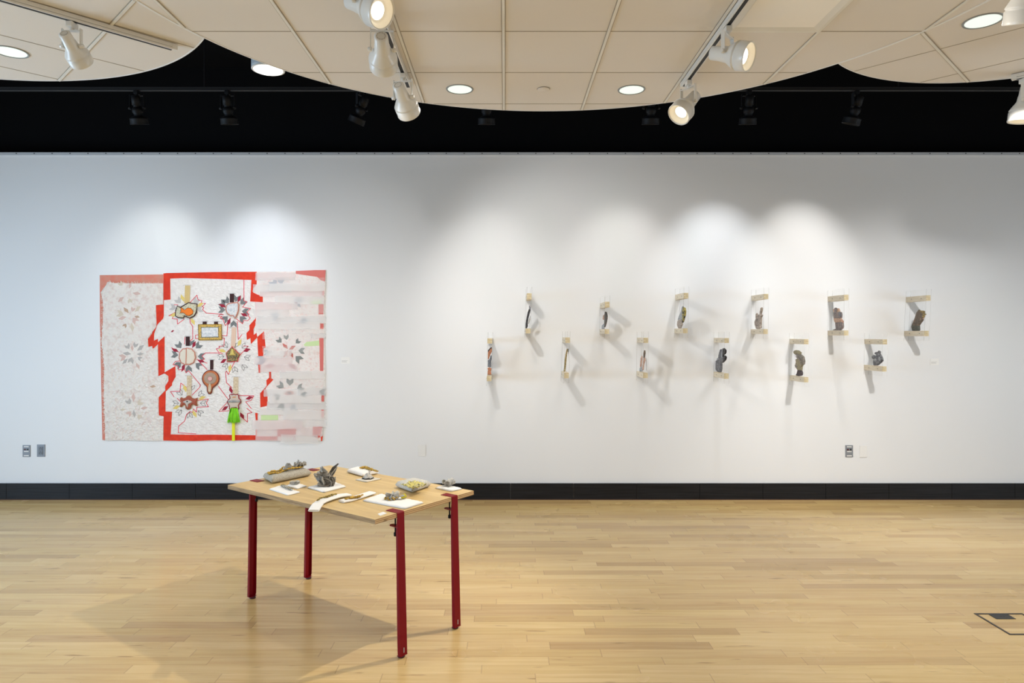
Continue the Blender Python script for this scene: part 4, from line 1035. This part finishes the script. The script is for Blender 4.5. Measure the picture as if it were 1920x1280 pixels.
o = puff('drop_pouch', drop, 0.022, 0.016, mat('rust_felt', (0.50, 0.15, 0.05), 0.8), 14, quilt, w=0.0042, wm=mat('dark_rust_edging', (0.15, 0.02, 0.02), 0.7))
i_ = [(300+(725+92*cos(2*pi*k/28))/7.53, 660+(368-86*sin(2*pi*k/28))/7.53) for k in range(28)]
i2 = puff('taupe_inset', i_, 0.010, 0.02, mat('taupe_cloth', (0.42, 0.29, 0.21), 0.85, col2=(0.34, 0.26, 0.20), nscale=90), 24, o)
puff('pink_rose', [(300+(725+34*cos(2*pi*k/18))/7.53, 660+(372-34*sin(2*pi*k/18))/7.53) for k in range(18)], 0.010, 0.01, mat('rose_pink', (0.68, 0.40, 0.36), 0.8), 29, o, g=0.004, w=0.0012, wm=M_pkb)
puff('cream_drop', z8([(718, 425), (735, 455), (742, 500), (740, 545), (718, 572), (697, 550), (695, 500), (705, 455)]), 0.010, 0.008, S_crm, 27, o, g=0.004)
M_clay = mat('clay_red_beads', (0.42, 0.10, 0.055), 0.7, col2=(0.28, 0.06, 0.03), nscale=140, bump=0.6, bscale=200)
o = puff('eye_pouch', z8([(310, 635), (345, 650), (375, 640), (390, 620), (420, 610), (450, 620), (465, 645), (500, 655), (545, 640), (530, 700), (540, 760), (520, 755), (480, 735), (455, 745), (450, 785), (405, 810), (375, 790), (370, 745), (345, 740), (310, 775), (290, 760), (310, 705), (295, 655)]), 0.026, 0.014, M_clay, 14, quilt, w=0.0028, wm=mat('tan_beading', (0.50, 0.26, 0.13), 0.7))
e_ = puff('eye_inset', z8([(335, 700), (370, 680), (410, 670), (450, 680), (475, 700), (450, 715), (420, 730), (405, 790), (388, 745), (370, 715)]), 0.012, 0.010, mat('pale_eye_felt', (0.52, 0.48, 0.44), 0.8), 27, o, g=0.004)
b = MB(); q = W2(z8([(404, 692)])[0]); b.lathe([(0, 0.0075), (0.004, 0.0065), (0.006, 0.0)], Matrix.Translation((q[0]-QO.x, -0.033, q[1]-QO.z)) @ frame_of((0, -1, 0)), 16); b.build('pupil', M_blk, o)
sc = z8([(990, 600), (1010, 590), (1030, 600), (1050, 590), (1075, 600), (1100, 592), (1120, 605), (1125, 650), (1148, 670), (1155, 700), (1135, 720), (1115, 750), (1125, 790), (1112, 805), (1085, 778), (1050, 782), (1020, 785), (1000, 810), (990, 800), (995, 760), (970, 720), (960, 690), (975, 670), (1000, 650)])
o = puff('vase_pouch', sc, 0.022, 0.014, mat('dusty_cream', (0.58, 0.48, 0.40), 0.8), 14, quilt, w=0.0048, wm=Qmar)
puff('silver_band', z8([(968, 682), (1060, 672), (1148, 680), (1148, 705), (1060, 712), (970, 708)]), 0.012, 0.008, mat('silver_band', (0.22, 0.23, 0.23), 0.35, col2=(0.5, 0.5, 0.48), nscale=40, stretch=(0.3, 1, 5), metal=0.4), 24, o, g=0.004)
puff('orange_scrap', z8([(1030, 625), (1090, 618), (1085, 640), (1035, 645)]), 0.008, 0.006, mat('orange_scrap', (0.66, 0.26, 0.06), 0.8), 22, o, g=0.004)
# green brush with its yellow stick
M_grn = mat('neon_green_bristle', (0.28, 0.78, 0.005), 0.6, col2=(0.16, 0.55, 0.004), nscale=60, stretch=(4, 1, 0.3))
b = MB(); rnd = random.Random(5)
for k in range(200):
    a = rnd.uniform(-1, 1); d = rnd.uniform(-1, 1); s = W2((300+(1062+48*a)/7.53, 660+785/7.53)); L = 1-0.25*abs(a)*rnd.random()
    e = W2((300+(1062+88*a)/7.53, 660+(785+215*(L if abs(a) > .75 else L*rnd.uniform(.93, 1)))/7.53))
    b.tube([(s[0]-QO.x, -0.030-0.006*d, s[1]-QO.z), ((s[0]*0.6+e[0]*0.4)-QO.x, -0.036-0.014*d, s[1]*0.55+e[1]*0.45-QO.z), (e[0]-QO.x, -0.034-0.012*d, e[1]-QO.z)], [0.0022, 0.0026, 0.0012], n=4)
br = b.build('green_brush', M_grn, quilt); br['kind'] = 'stuff'
b = MB(); s = W2((300+1052/7.53, 660+960/7.53)); e = W2((300+1052/7.53, 660+1245/7.53))
b.box(((s[0]+e[0])/2-QO.x, -0.026, (s[1]+e[1])/2-QO.z), (0.029, 0.008, s[1]-e[1]), bev=0.002); b.build('yellow_stick', mat('neon_yellow_stick', (0.72, 0.75, 0.01), 0.4), quilt)

# pale right third: ground, petals, red remains and the sheer strips
b = MB(); sheet(b, z5([(310, 38), (585, 34), (790, 24), (780, 300), (778, 700), (775, 1100), (760, 1225), (305, 1222), (305, 1150), (335, 1030), (335, 990), (385, 980), (385, 900), (372, 860), (427, 795), (412, 740), (340, 740), (340, 690), (355, 628), (358, 578), (372, 572), (362, 455), (315, 490), (300, 480), (303, 250), (352, 252), (352, 208), (310, 195), (290, 180), (290, 150), (309, 125)]), 9, 11)
b.build('pale_panel', Qrp, quilt)
b = MB()
for q in ([(585, 30), (720, 24), (795, 24), (790, 105), (760, 95), (735, 72), (585, 50)], [(745, 265), (780, 265), (778, 335), (745, 335)], [(752, 400), (780, 400), (780, 440), (752, 440)], [(750, 500), (780, 500), (778, 735), (755, 735)], [(705, 1125), (772, 1125), (755, 1200), (735, 1210), (705, 1190)], [(455, 1145), (585, 1135), (580, 1200), (455, 1195)], [(765, 900), (785, 900), (783, 950), (762, 950)], [(765, 1005), (782, 1005), (780, 1060), (765, 1060)], [(300, 1195), (455, 1195), (455, 1222), (302, 1222)]):
    sheet(b, z5(q), 11, 12.5)
b.build('faded_border', mat('rosy_border', (0.66, 0.17, 0.15), 0.85), quilt)
b = MB(); sheet(b, z5([(774, 168), (782, 168), (780, 205), (772, 205)]), 11, 13); sheet(b, z5([(760, 1200), (775, 1190), (770, 1228), (762, 1228)]), 11, 13); b.build('red_remnant', Qred, quilt)
FP = [mat('soft_grey_patch', (0.22, 0.23, 0.22), 0.9), mat('soft_blue_grey', (0.42, 0.42, 0.46), 0.9), mat('soft_red_patch', (0.55, 0.16, 0.13), 0.9), mat('soft_pink', (0.60, 0.38, 0.38), 0.9)]
ma = motif(z5([(533, 585)])[0]); mb_ = motif(z5([(550, 890)])[0]); mc = motif(z5([(520, 200)])[0])
for p, c, s, m in (((510, 560), (533, 585), 10, 2), ((560, 570), (533, 585), 10, 2), ((515, 612), (533, 585), 10, 2), ((552, 618), (533, 585), 10, 2),
                   ((545, 885), (600, 900), 11, 2), ((530, 895), (600, 900), 12, 2)):
    petal(ma if c[1] == 585 else mb_, diam, z5([p])[0], z5([c])[0], s, 12.5, FP[m])
for p, c, s, m in (((470, 520), (533, 585), 10, 0), ((518, 497), (533, 585), 9, 0), ((598, 527), (533, 585), 9, 0), ((625, 592), (533, 585), 11, 0), ((603, 648), (533, 585), 13, 0),
                   ((480, 838), (540, 880), 12, 0), ((543, 812), (540, 890), 13, 0), ((615, 850), (540, 880), 11, 0), ((640, 900), (540, 880), 10, 0), ((485, 985), (540, 900), 12, 0), ((455, 915), (540, 880), 11, 0), ((565, 990), (540, 890), 12, 1), ((770, 882), (700, 880), 11, 0),
                   ((430, 115), (500, 200), 14, 1), ((480, 100), (500, 200), 12, 1), ((600, 245), (500, 200), 16, 1), ((440, 345), (500, 300), 14, 1), ((640, 380), (600, 300), 12, 1), ((380, 605), (500, 600), 10, 1), ((345, 660), (500, 660), 16, 1), ((560, 700), (500, 650), 14, 3), ((400, 700), (500, 690), 14, 3), ((660, 150), (600, 130), 10, 3)):
    petal(mc if c[1] < 500 else ma if c[1] < 800 else mb_, chev if m != 3 else diam, z5([p])[0], z5([c])[0], s, 12.5, FP[m])
GS = mat('pale_green_scrap', (0.58, 0.72, 0.38), 0.85)
b = MB(); sheet(b, z5([(640, 550), (660, 530), (750, 520), (750, 555), (650, 562)]), 12, 14); b.build('green_scrap', GS, quilt); b = MB(); sheet(b, z5([(340, 1045), (460, 1045), (460, 1080), (340, 1082)]), 12, 14); b.build('green_scrap', GS, quilt); b = MB(); sheet(b, z5([(690, 245), (765, 235), (765, 262), (695, 262)]), 12, 14)
b.build('green_scrap', GS, quilt)
SH = [mat('sheer_white', (0.88, 0.86, 0.84), 0.9, alpha=0.46, spec=0.1), mat('sheer_grey', (0.80, 0.80, 0.79), 0.9, alpha=0.38, spec=0.1), mat('sheer_pink', (0.86, 0.74, 0.73), 0.9, alpha=0.40, spec=0.1), mat('sheer_clear', (0.88, 0.86, 0.83), 0.9, alpha=0.20, spec=0.1)]
rnd = random.Random(21)
def sheer(x0, x1, y0, y1, m, d, curl=0.0):
    vs = []; fs = []; n = 24; r = 5
    ph = rnd.uniform(0, 6)
    for j in range(r+1):
        for i in range(n+1):
            x = x0+(x1-x0)*i/n; y = y0+(y1-y0)*j/r
            if i == 0: x += rnd.uniform(-1, 3)
            if i == n: x += rnd.uniform(-4, 1)
            y += 2.0*sin(i*0.35+ph)
            q = W2(z5([(x, y)])[0]); v = j/r
            vs.append((q[0]-QO.x, -(d+curl*v*v+1.2*sin(i*0.7+ph))*0.001, q[1]-QO.z))
    for j in range(r):
        for i in range(n): fs.append((j*(n+1)+i, j*(n+1)+i+1, (j+1)*(n+1)+i+1, (j+1)*(n+1)+i))
    b = MB(); b.add(vs, fs, 0, True); return b.build('sheer_strip', SH[m], quilt)
rows = [(300, 585, 40, 95, 2), (330, 790, 75, 128, 3), (283, 560, 125, 178, 1), (400, 790, 118, 172, 0), (330, 790, 168, 212, 2), (440, 785, 205, 262, 0), (300, 600, 250, 302, 2), (560, 785, 262, 330, 3), (285, 540, 300, 358, 0), (310, 800, 350, 400, 1), (300, 760, 388, 440, 0), (560, 805, 430, 470, 3), (350, 690, 462, 510, 3), (690, 800, 470, 505, 1),
        (350, 760, 560, 605, 3), (375, 560, 592, 628, 0), (290, 560, 640, 690, 2), (330, 600, 688, 742, 2), (470, 790, 735, 790, 0), (410, 700, 742, 790, 3), (430, 790, 795, 850, 3), (360, 620, 862, 915, 0), (600, 800, 850, 905, 1), (400, 770, 905, 960, 0), (380, 800, 950, 1005, 1), (330, 600, 995, 1042, 0), (500, 790, 1010, 1075, 0), (280, 640, 1080, 1145, 2), (560, 800, 1075, 1130, 0), (300, 590, 1140, 1225, 2), (480, 745, 1180, 1245, 0), (590, 775, 1130, 1190, 2)]
for i, (x0, x1, y0, y1, m) in enumerate(rows): sheer(x0, x1, y0, y1, m, 15+(i % 4)*3, 3)

# ------------------------------------------------------------ frames with gloves
M_pine = mat('pine_bar', (0.74, 0.66, 0.52), 0.7, col2=(0.66, 0.56, 0.41), nscale=14, stretch=(1, 1, 6))
M_pinee = mat('pine_end_grain', (0.64, 0.55, 0.36), 0.8, col2=(0.52, 0.42, 0.25), nscale=22, stretch=(1, 1, 3), thr=(0.45, 0.55))
M_acr = mat('clear_acrylic', (0.93, 0.95, 0.95), 0.03, alpha=0.012, spec=0.3)
M_acre = mat('acrylic_edge', (0.50, 0.53, 0.52), 0.2, alpha=0.30)
YN = DW-0.33
FR = [  # near-face top bar x0,x1,y0,y1 ; lower bar x0,x1,y0,y1 ; label
    (913, 923.6, 634.2, 643.8, 912, 922, 705, 714.4, 'leftmost of the acrylic frames, seen edge-on'),
    (987.2, 997.5, 549.5, 561, 985, 995.5, 615.6, 624.8, 'leftmost frame of the upper row, with a dark thin glove'),
    (1059.5, 1069, 632.6, 642.8, 1057.2, 1067, 698.7, 709, 'second frame of the lower row, with a thin gold glove'),
    (1133, 1144, 565.5, 576, 1133, 1142.8, 616.7, 625.8, 'shortest frame of the upper row, second from the left'),
    (1206.2, 1216, 633, 642.8, 1205.5, 1215, 699, 708.6, 'third frame of the lower row, with a slim pink glove'),
    (1281, 1291.7, 548.8, 559.3, 1280, 1290, 615.3, 624.5, 'third frame of the upper row, with a grey and yellow glove'),
    (1357, 1368, 633.6, 642.8, 1357, 1367, 700, 710, 'fourth frame of the lower row, with an open dark grey glove'),
    (1431, 1441.6, 550.8, 560.5, 1430.5, 1440, 616.7, 626, 'fourth frame of the upper row, with a pointing lace glove'),
    (1506.5, 1516.6, 635.5, 645.3, 1506.5, 1516.5, 707, 716.7, 'fifth frame of the lower row, with a bent olive glove'),
    (1581.6, 1591.8, 552.3, 562.7, 1581.5, 1591.5, 619.2, 628.8, 'fifth frame of the upper row, with a striped upright glove'),
    (1654, 1664, 636, 645.5, 1653, 1663, 686.7, 696.4, 'last frame of the lower row, shorter, with a crumpled glove'),
    (1734.7, 1746, 553.4, 563.6, 1731.5, 1742.5, 620, 630, 'rightmost frame, with a fist-like brown glove')]
frames = []
def XN(px): return (px-VX)/F*YN
def ZN(py): return CAMH+(VY-py)/F*YN
for k, (a0, a1, t0, t1, c0, c1, u0, u1, lab) in enumerate(FR):
    xa = (XN(a0)+XN(a1))/2; xc = (XN(c0)+XN(c1))/2; w = 0.050
    zt0, zt1, zb0, zb1 = ZN(t1), ZN(t0), ZN(u1), ZN(u0)
    root = empty('acrylic_frame', (xa, DW, zb0)); tag(root, lab, 'frame', 'wooden and acrylic frames on the wall')
    def bar(xm, z0, z1):
        b = MB(); x = w/2-0.003; x0, x1 = xm-xa-x, xm-xa+x; h = z1-z0; z0 -= zb0; z1 = z0+h; y1 = -0.0005; y0 = -0.33
        v = [(x0, y0, z0), (x1, y0, z0), (x1, y1, z0), (x0, y1, z0), (x0, y0, z1), (x1, y0, z1), (x1, y1, z1), (x0, y1, z1)]
        b.add(v, [(0, 3, 2, 1), (4, 5, 6, 7), (1, 2, 6, 5), (3, 0, 4, 7), (2, 3, 7, 6)], 0); b.add(v, [(0, 1, 5, 4)], 1)
        o = b.build('wooden_bar', [M_pine, M_pinee], root)
        for yy in (-0.10, -0.26):
            MB().lathe([(0, 0.0045), (0.0015, 0.0045), (0.002, 0.002)], Matrix.Translation((xm-xa-w/2, yy, (z0+z1)/2)) @ frame_of((-1, 0, 0)), 10).build('screw', mat('screw_head', (0.16, 0.14, 0.13), 0.4, metal=0.6), o)
    bar(xa, zt0, zt1); bar(xc, zb0, zb1)
    ztop = zt1+0.060-zb0; zbot = -0.046; dz = (zt0+zt1)/2-(zb0+zb1)/2; sl = (xa-xc)/dz
    for s in (-1, 1):
        b = MB(); xm = lambda z: (z-(zt0+zt1)/2+zb0)*sl+s*(w/2-0.0015)
        v = []
        for (y, z) in ((-0.335, zbot), (-0.002, zbot), (-0.002, ztop), (-0.335, ztop)):
            v += [(xm(z)-0.0014, y, z), (xm(z)+0.0014, y, z)]
        b.add(v, [(0, 2, 4, 6), (1, 3, 5, 7)], 0); b.add(v, [(0, 1, 3, 2), (2, 3, 5, 4), (4, 5, 7, 6), (6, 7, 1, 0)], 1)
        b.build('acrylic_sheet', [M_acr, M_acre], root)
    frames.append((xa, xc, zb1, zt0))

def fab(name, c1, c2=None, c3=None, ns=70, n3=35, t3=(0.57, 0.62)):
    return mat(name, c1, 0.85, col2=c2 or tuple(x*0.6 for x in c1), nscale=ns, thr=(0.46, 0.58), col3=c3, n3=n3, thr3=t3, bump=0.7, bscale=260, bdist=0.004)
G_gry = fab('glove_grey', (0.19, 0.19, 0.20), (0.07, 0.07, 0.08), (0.33, 0.33, 0.34)); G_dk = fab('glove_dark', (0.035, 0.03, 0.03), (0.012, 0.01, 0.012), (0.12, 0.11, 0.11))
G_tan = fab('glove_tan', (0.58, 0.39, 0.28), (0.42, 0.26, 0.18)); G_pur = fab('glove_mauve', (0.25, 0.205, 0.19), (0.14, 0.115, 0.11), (0.34, 0.22, 0.18))
G_brn = fab('glove_brown', (0.19, 0.145, 0.105), (0.08, 0.06, 0.045), (0.30, 0.18, 0.13)); G_grn = fab('glove_olive_grey', (0.13, 0.13, 0.10), (0.07, 0.07, 0.055))
G_gld = fab('glove_gold', (0.36, 0.26, 0.09), (0.12, 0.085, 0.03), (0.50, 0.31, 0.20)); G_olv = fab('glove_olive', (0.36, 0.31, 0.19), (0.22, 0.19, 0.11), (0.30, 0.22, 0.16))
G_lace = fab('glove_lace', (0.46, 0.38, 0.31), (0.30, 0.24, 0.20), (0.20, 0.16, 0.14)); G_tpe = fab('glove_taupe', (0.27, 0.23, 0.19), (0.17, 0.145, 0.12))
G_yb = fab('glove_yellow_black', (0.44, 0.36, 0.10), (0.22, 0.17, 0.04), (0.02, 0.018, 0.012), n3=28, t3=(0.50, 0.54)); G_pnk = fab('glove_pink', (0.60, 0.40, 0.31), (0.34, 0.18, 0.12))
G_org = fab('glove_orange', (0.60, 0.24, 0.11), (0.42, 0.14, 0.06)); G_lt = fab('glove_light', (0.40, 0.41, 0.42), (0.26, 0.27, 0.28))
R3 = ((890, 530), 6.4); R4 = ((1100, 530), 6.4); R5 = ((1310, 530), 6.4); R6 = ((1530, 530), 6.4)
def glove(k, reg, parts, label, u=(0, 1), Y0=None, T=0.022, g=0.0048):
    xa, xc, zbar, ztb = frames[k]
    Y0 = Y0 or DW-0.17; o_, s_ = reg; X0 = xc+(xa-xc)*0.35
    L = math.hypot(*u); ux, uy = u[0]/L, u[1]/L
    res = []; zmin = 9
    for (nm, pts, m, off, th) in parts:
        q = []
        for a, b_ in pts:
            px, py = o_[0]+a/s_, o_[1]+b_/s_; kx = (px-VX)/F
            s = (X0-Y0*kx)/(uy*kx-ux); Y = Y0+s*uy
            z = CAMH+(VY-py)/F*Y; q.append((s, z)); zmin = min(zmin, z)
        res.append((nm, q, m, off, th))
    dz = zbar+0.0008-zmin
    root = empty('glove_sculpture', (X0, Y0, zbar)); tag(root, label, 'sculpture', 'glove sculptures standing in the frames')
    for nm, q, m, off, th in res:
        def f(s, z, h):
            xx = s*ux-uy*(off+h); zz = z+dz; lim = w/2-0.0045; c0 = xc+(xa-xc)*(zz-zbar)/max(ztb-zbar, 0.1)-X0
            return (min(max(xx, c0-lim), c0+lim), min(max(s*uy+ux*(off+h), -0.155), 0.155), zz-zbar)
        mb = inflate(q, g, T*th, 0.005, f); mb.build(nm, m, root)
glove(11, R6, [('cuff', [(1163, 577), (1150, 520), (1170, 505), (1240, 512), (1243, 577)], G_grn, 0, 1), ('palm', [(1152, 518), (1180, 460), (1200, 400), (1215, 350), (1240, 335), (1285, 345), (1290, 420), (1283, 455), (1255, 490), (1235, 522)], G_brn, 0, 1),
    ('thumb', [(1228, 345), (1243, 320), (1258, 340), (1252, 375), (1232, 372)], G_brn, 0.004, 0.9), ('finger', [(1255, 333), (1300, 336), (1313, 352), (1300, 368), (1262, 362)], G_gld, 0.003, 0.9), ('finger', [(1262, 360), (1308, 366), (1314, 386), (1300, 395), (1266, 390)], G_gld, -0.003, 0.9), ('finger', [(1265, 388), (1300, 393), (1312, 408), (1295, 420), (1268, 416)], G_gld, 0.002, 0.8), ('finger', [(1262, 414), (1292, 416), (1290, 440), (1262, 438)], G_pnk, 0.0, 0.8)],
    'fist-like brown and gold glove in the rightmost frame')
glove(9, R6, [('cuff', [(238, 478), (322, 470), (329, 530), (318, 555), (298, 572), (205, 571), (208, 562), (246, 550)], G_pur, 0, 1), ('wrist_band', [(218, 425), (302, 425), (318, 470), (300, 476), (238, 482), (225, 455)], G_tan, 0, 1.05), ('palm', [(216, 352), (305, 352), (310, 385), (305, 430), (220, 430)], G_pur, 0, 1),
    ('finger', [(210, 318), (219, 311), (228, 330), (230, 366), (216, 366)], G_tan, 0, 0.8), ('finger', [(228, 308), (243, 297), (257, 310), (256, 362), (230, 362)], G_pur, 0.003, 0.9), ('finger', [(257, 313), (268, 305), (278, 325), (284, 362), (258, 362)], G_tan, -0.003, 0.9), ('finger', [(280, 345), (298, 350), (310, 378), (308, 410), (284, 400)], G_gry, 0.002, 0.9), ('thumb', [(308, 430), (325, 468), (322, 490), (300, 480)], G_pnk, -0.003, 0.8)],
    'upright open glove with tan stripes in the fifth upper frame')
glove(10, R6, [('palm', [(698, 992), (692, 950), (702, 912), (720, 880), (742, 850), (770, 850), (792, 885), (800, 920), (790, 955), (750, 990)], G_gry, 0, 1), ('finger', [(742, 862), (748, 830), (760, 812), (777, 822), (774, 850), (762, 872)], G_gry, 0.003, 0.9), ('finger', [(703, 848), (714, 829), (745, 828), (752, 850), (735, 868), (715, 862)], G_gry, -0.003, 0.9), ('finger', [(681, 905), (680, 882), (690, 864), (714, 868), (728, 890), (712, 915), (690, 916)], G_gry, 0.003, 0.9), ('thumb', [(705, 925), (720, 905), (740, 920), (722, 950)], G_lt, 0.008, 0.6), ('dark_patch', [(783, 892), (805, 932), (802, 944), (783, 958)], G_dk, 0, 0.8), ('finger', [(768, 880), (785, 888), (790, 930), (775, 950), (762, 915)], G_lt, 0.006, 0.7)],
    'crumpled grey glove with stubby fingers in the short lower frame')
glove(8, R5, [('cuff', [(1195, 1048), (1235, 1048), (1245, 1085), (1240, 1115), (1200, 1121), (1170, 1113), (1186, 1085)], fab('glove_plum', (0.085, 0.065, 0.07)), 0, 1), ('palm', [(1168, 985), (1175, 950), (1170, 918), (1195, 905), (1240, 930), (1258, 975), (1240, 1010), (1236, 1052), (1195, 1052), (1178, 1025)], G_olv, 0, 1), ('finger', [(1150, 850), (1150, 820), (1170, 808), (1205, 812), (1236, 838), (1225, 870), (1190, 850), (1165, 862)], G_olv, 0.003, 0.9),
    ('finger', [(1160, 866), (1185, 846), (1225, 858), (1258, 885), (1269, 940), (1264, 985), (1250, 985), (1242, 935), (1215, 895), (1178, 880)], G_tpe, -0.002, 1), ('finger', [(1165, 886), (1200, 880), (1232, 915), (1250, 960), (1248, 995), (1236, 985), (1222, 935), (1190, 905)], G_tpe, 0.004, 0.9), ('thumb', [(1165, 990), (1182, 975), (1200, 998), (1196, 1030), (1175, 1025)], G_tpe, 0.006, 0.8)],
    'bent olive and grey glove in the fifth lower frame')
glove(7, R5, [('cuff', [(680, 505), (747, 508), (749, 545), (725, 556), (698, 553)], G_lace, 0, 1), ('palm', [(690, 440), (700, 410), (745, 400), (752, 425), (748, 512), (681, 510), (679, 465)], G_lace, 0, 1), ('index_finger', [(736, 405), (740, 350), (750, 300), (759, 292), (767, 303), (763, 332), (752, 375), (752, 410)], G_lace, 0, 0.8), ('finger', [(693, 425), (694, 385), (704, 361), (713, 375), (714, 420)], G_lace, 0.003, 0.8), ('finger', [(712, 420), (716, 388), (728, 378), (738, 390), (735, 420)], G_tpe, -0.003, 0.8), ('finger', [(744, 400), (752, 384), (765, 379), (769, 392), (756, 420)], G_lace, 0.002, 0.8), ('thumb', [(700, 445), (715, 425), (728, 440), (712, 470)], G_tpe, 0.010, 0.6)],
    'pale lace glove with one finger pointing up, fourth upper frame')
glove(6, R5, [('cuff', [(213, 968), (276, 968), (275, 1040), (266, 1079), (235, 1076), (213, 1050)], G_gry, 0, 1), ('palm', [(238, 905), (300, 895), (305, 930), (290, 968), (215, 978), (212, 945), (232, 925)], G_gry, 0, 1), ('finger', [(243, 915), (258, 840), (268, 805), (280, 800), (282, 830), (276, 912)], G_gry, 0.003, 0.9), ('finger', [(275, 905), (282, 802), (291, 790), (298, 805), (298, 905)], G_lt, -0.003, 0.9), ('finger', [(296, 900), (299, 808), (310, 787), (320, 800), (330, 812), (330, 845), (318, 866), (304, 872), (304, 900)], G_dk, 0.003, 0.9), ('thumb', [(290, 965), (300, 905), (316, 878), (329, 895), (322, 930), (302, 958)], G_dk, -0.002, 0.9), ('knuckle_patch', [(232, 915), (250, 908), (262, 925), (250, 942), (235, 935)], G_lt, 0.012, 0.4)],
    'open dark grey glove with spread fingers in the fourth lower frame')
U2 = (-0.22, 0.97)
glove(5, R4, [('palm', [(1090, 505), (1095, 450), (1128, 425), (1148, 445), (1148, 500), (1132, 540), (1105, 541)], G_lace, 0, 1), ('finger', [(1095, 440), (1112, 392), (1133, 345), (1145, 290), (1155, 270), (1164, 276), (1152, 340), (1150, 430), (1128, 460)], G_lt, 0, 0.9), ('finger', [(1150, 475), (1155, 400), (1152, 330), (1162, 283), (1180, 290), (1190, 330), (1186, 380), (1172, 425), (1160, 470)], G_yb, 0, 1)],
    'grey and yellow glove leaning right in the third upper frame', u=(-0.1, 0.99), T=0.016)
glove(4, R4, [('palm', [(635, 1071), (640, 1022), (655, 1008), (668, 1030), (668, 1071)], G_lt, 0, 0.8), ('finger', [(668, 1055), (672, 1000), (680, 930), (686, 900), (702, 900), (706, 940), (688, 985), (684, 1050)], G_pnk, 0, 0.8), ('finger', [(682, 850), (690, 815), (703, 815), (706, 842), (697, 905), (682, 905)], G_brn, 0, 0.8), ('finger', [(640, 1015), (648, 910), (663, 876), (673, 890), (658, 1012)], G_pnk, 0, 0.7), ('thumb', [(722, 1060), (722, 1000), (712, 930), (722, 900), (732, 950), (735, 1062)], fab('glove_pale', (0.62, 0.57, 0.52)), 0, 0.5)],
    'slim pink and brown glove in the third lower frame', u=U2, T=0.011, g=0.005)
glove(3, R4, [('palm', [(212, 527), (214, 440), (211, 385), (225, 337), (240, 345), (252, 398), (246, 440), (234, 490), (222, 529)], fab('glove_charcoal', (0.11, 0.10, 0.085), (0.05, 0.045, 0.04), (0.30, 0.16, 0.12)), 0, 1), ('cuff', [(180, 549), (185, 502), (205, 482), (216, 505), (210, 549)], G_lt, 0, 0.8), ('thumb', [(192, 430), (198, 385), (208, 378), (213, 400), (208, 440)], G_pnk, 0, 0.7)],
    'dark leaf-shaped glove in the short upper frame', u=U2, T=0.011, g=0.005)
U3 = (-0.30, 0.95)
glove(2, R3, [('palm', [(1067, 1068), (1076, 1000), (1080, 930), (1093, 850), (1104, 800), (1116, 793), (1120, 808), (1108, 860), (1098, 960), (1088, 1060), (1080, 1071)], G_gld, 0, 0.8), ('finger', [(1112, 795), (1128, 796), (1136, 820), (1132, 868), (1124, 850), (1116, 820)], G_grn, 0, 0.7), ('thumb', [(1120, 830), (1132, 870), (1139, 930), (1134, 948), (1126, 900)], G_tpe, 0, 0.6)],
    'thin gold glove leaning like a peaked strip in the second lower frame', u=U3, T=0.009, g=0.005)
glove(1, R3, [('palm', [(608, 540), (606, 500), (613, 478), (628, 400), (638, 350), (655, 305), (668, 310), (660, 350), (645, 420), (634, 480), (635, 520), (625, 545)], G_dk, 0, 0.8), ('finger', [(655, 310), (656, 272), (662, 268), (668, 290), (668, 320)], G_gry, 0, 0.7), ('finger', [(667, 300), (678, 272), (684, 290), (680, 340), (670, 372)], G_gry, 0, 0.7), ('thumb', [(640, 475), (660, 410), (670, 385), (678, 400), (666, 445), (645, 495)], fab('glove_ivory', (0.55, 0.51, 0.45)), 0, 0.7)],
    'dark thin glove seen from its side in the leftmost upper frame', u=U3, T=0.010, g=0.005)
glove(0, R3, [('cuff', [(152, 1116), (163, 1060), (148, 1038), (176, 1028), (200, 1040), (192, 1080), (198, 1116)], G_org, 0, 0.9), ('palm', [(146, 1024), (145, 940), (165, 940), (182, 930), (192, 885), (206, 884), (203, 925), (193, 960), (196, 1024)], G_gry, 0, 0.9), ('finger', [(147, 930), (148, 872), (170, 835), (190, 805), (208, 796), (206, 840), (184, 880), (165, 935)], G_org, 0, 0.9), ('finger', [(145, 872), (166, 820), (198, 787), (208, 790), (206, 800), (172, 838), (150, 880)], G_dk, 0.002, 0.9)],
    'orange, black and grey folded glove in the leftmost frame', u=U3, T=0.010, g=0.005)
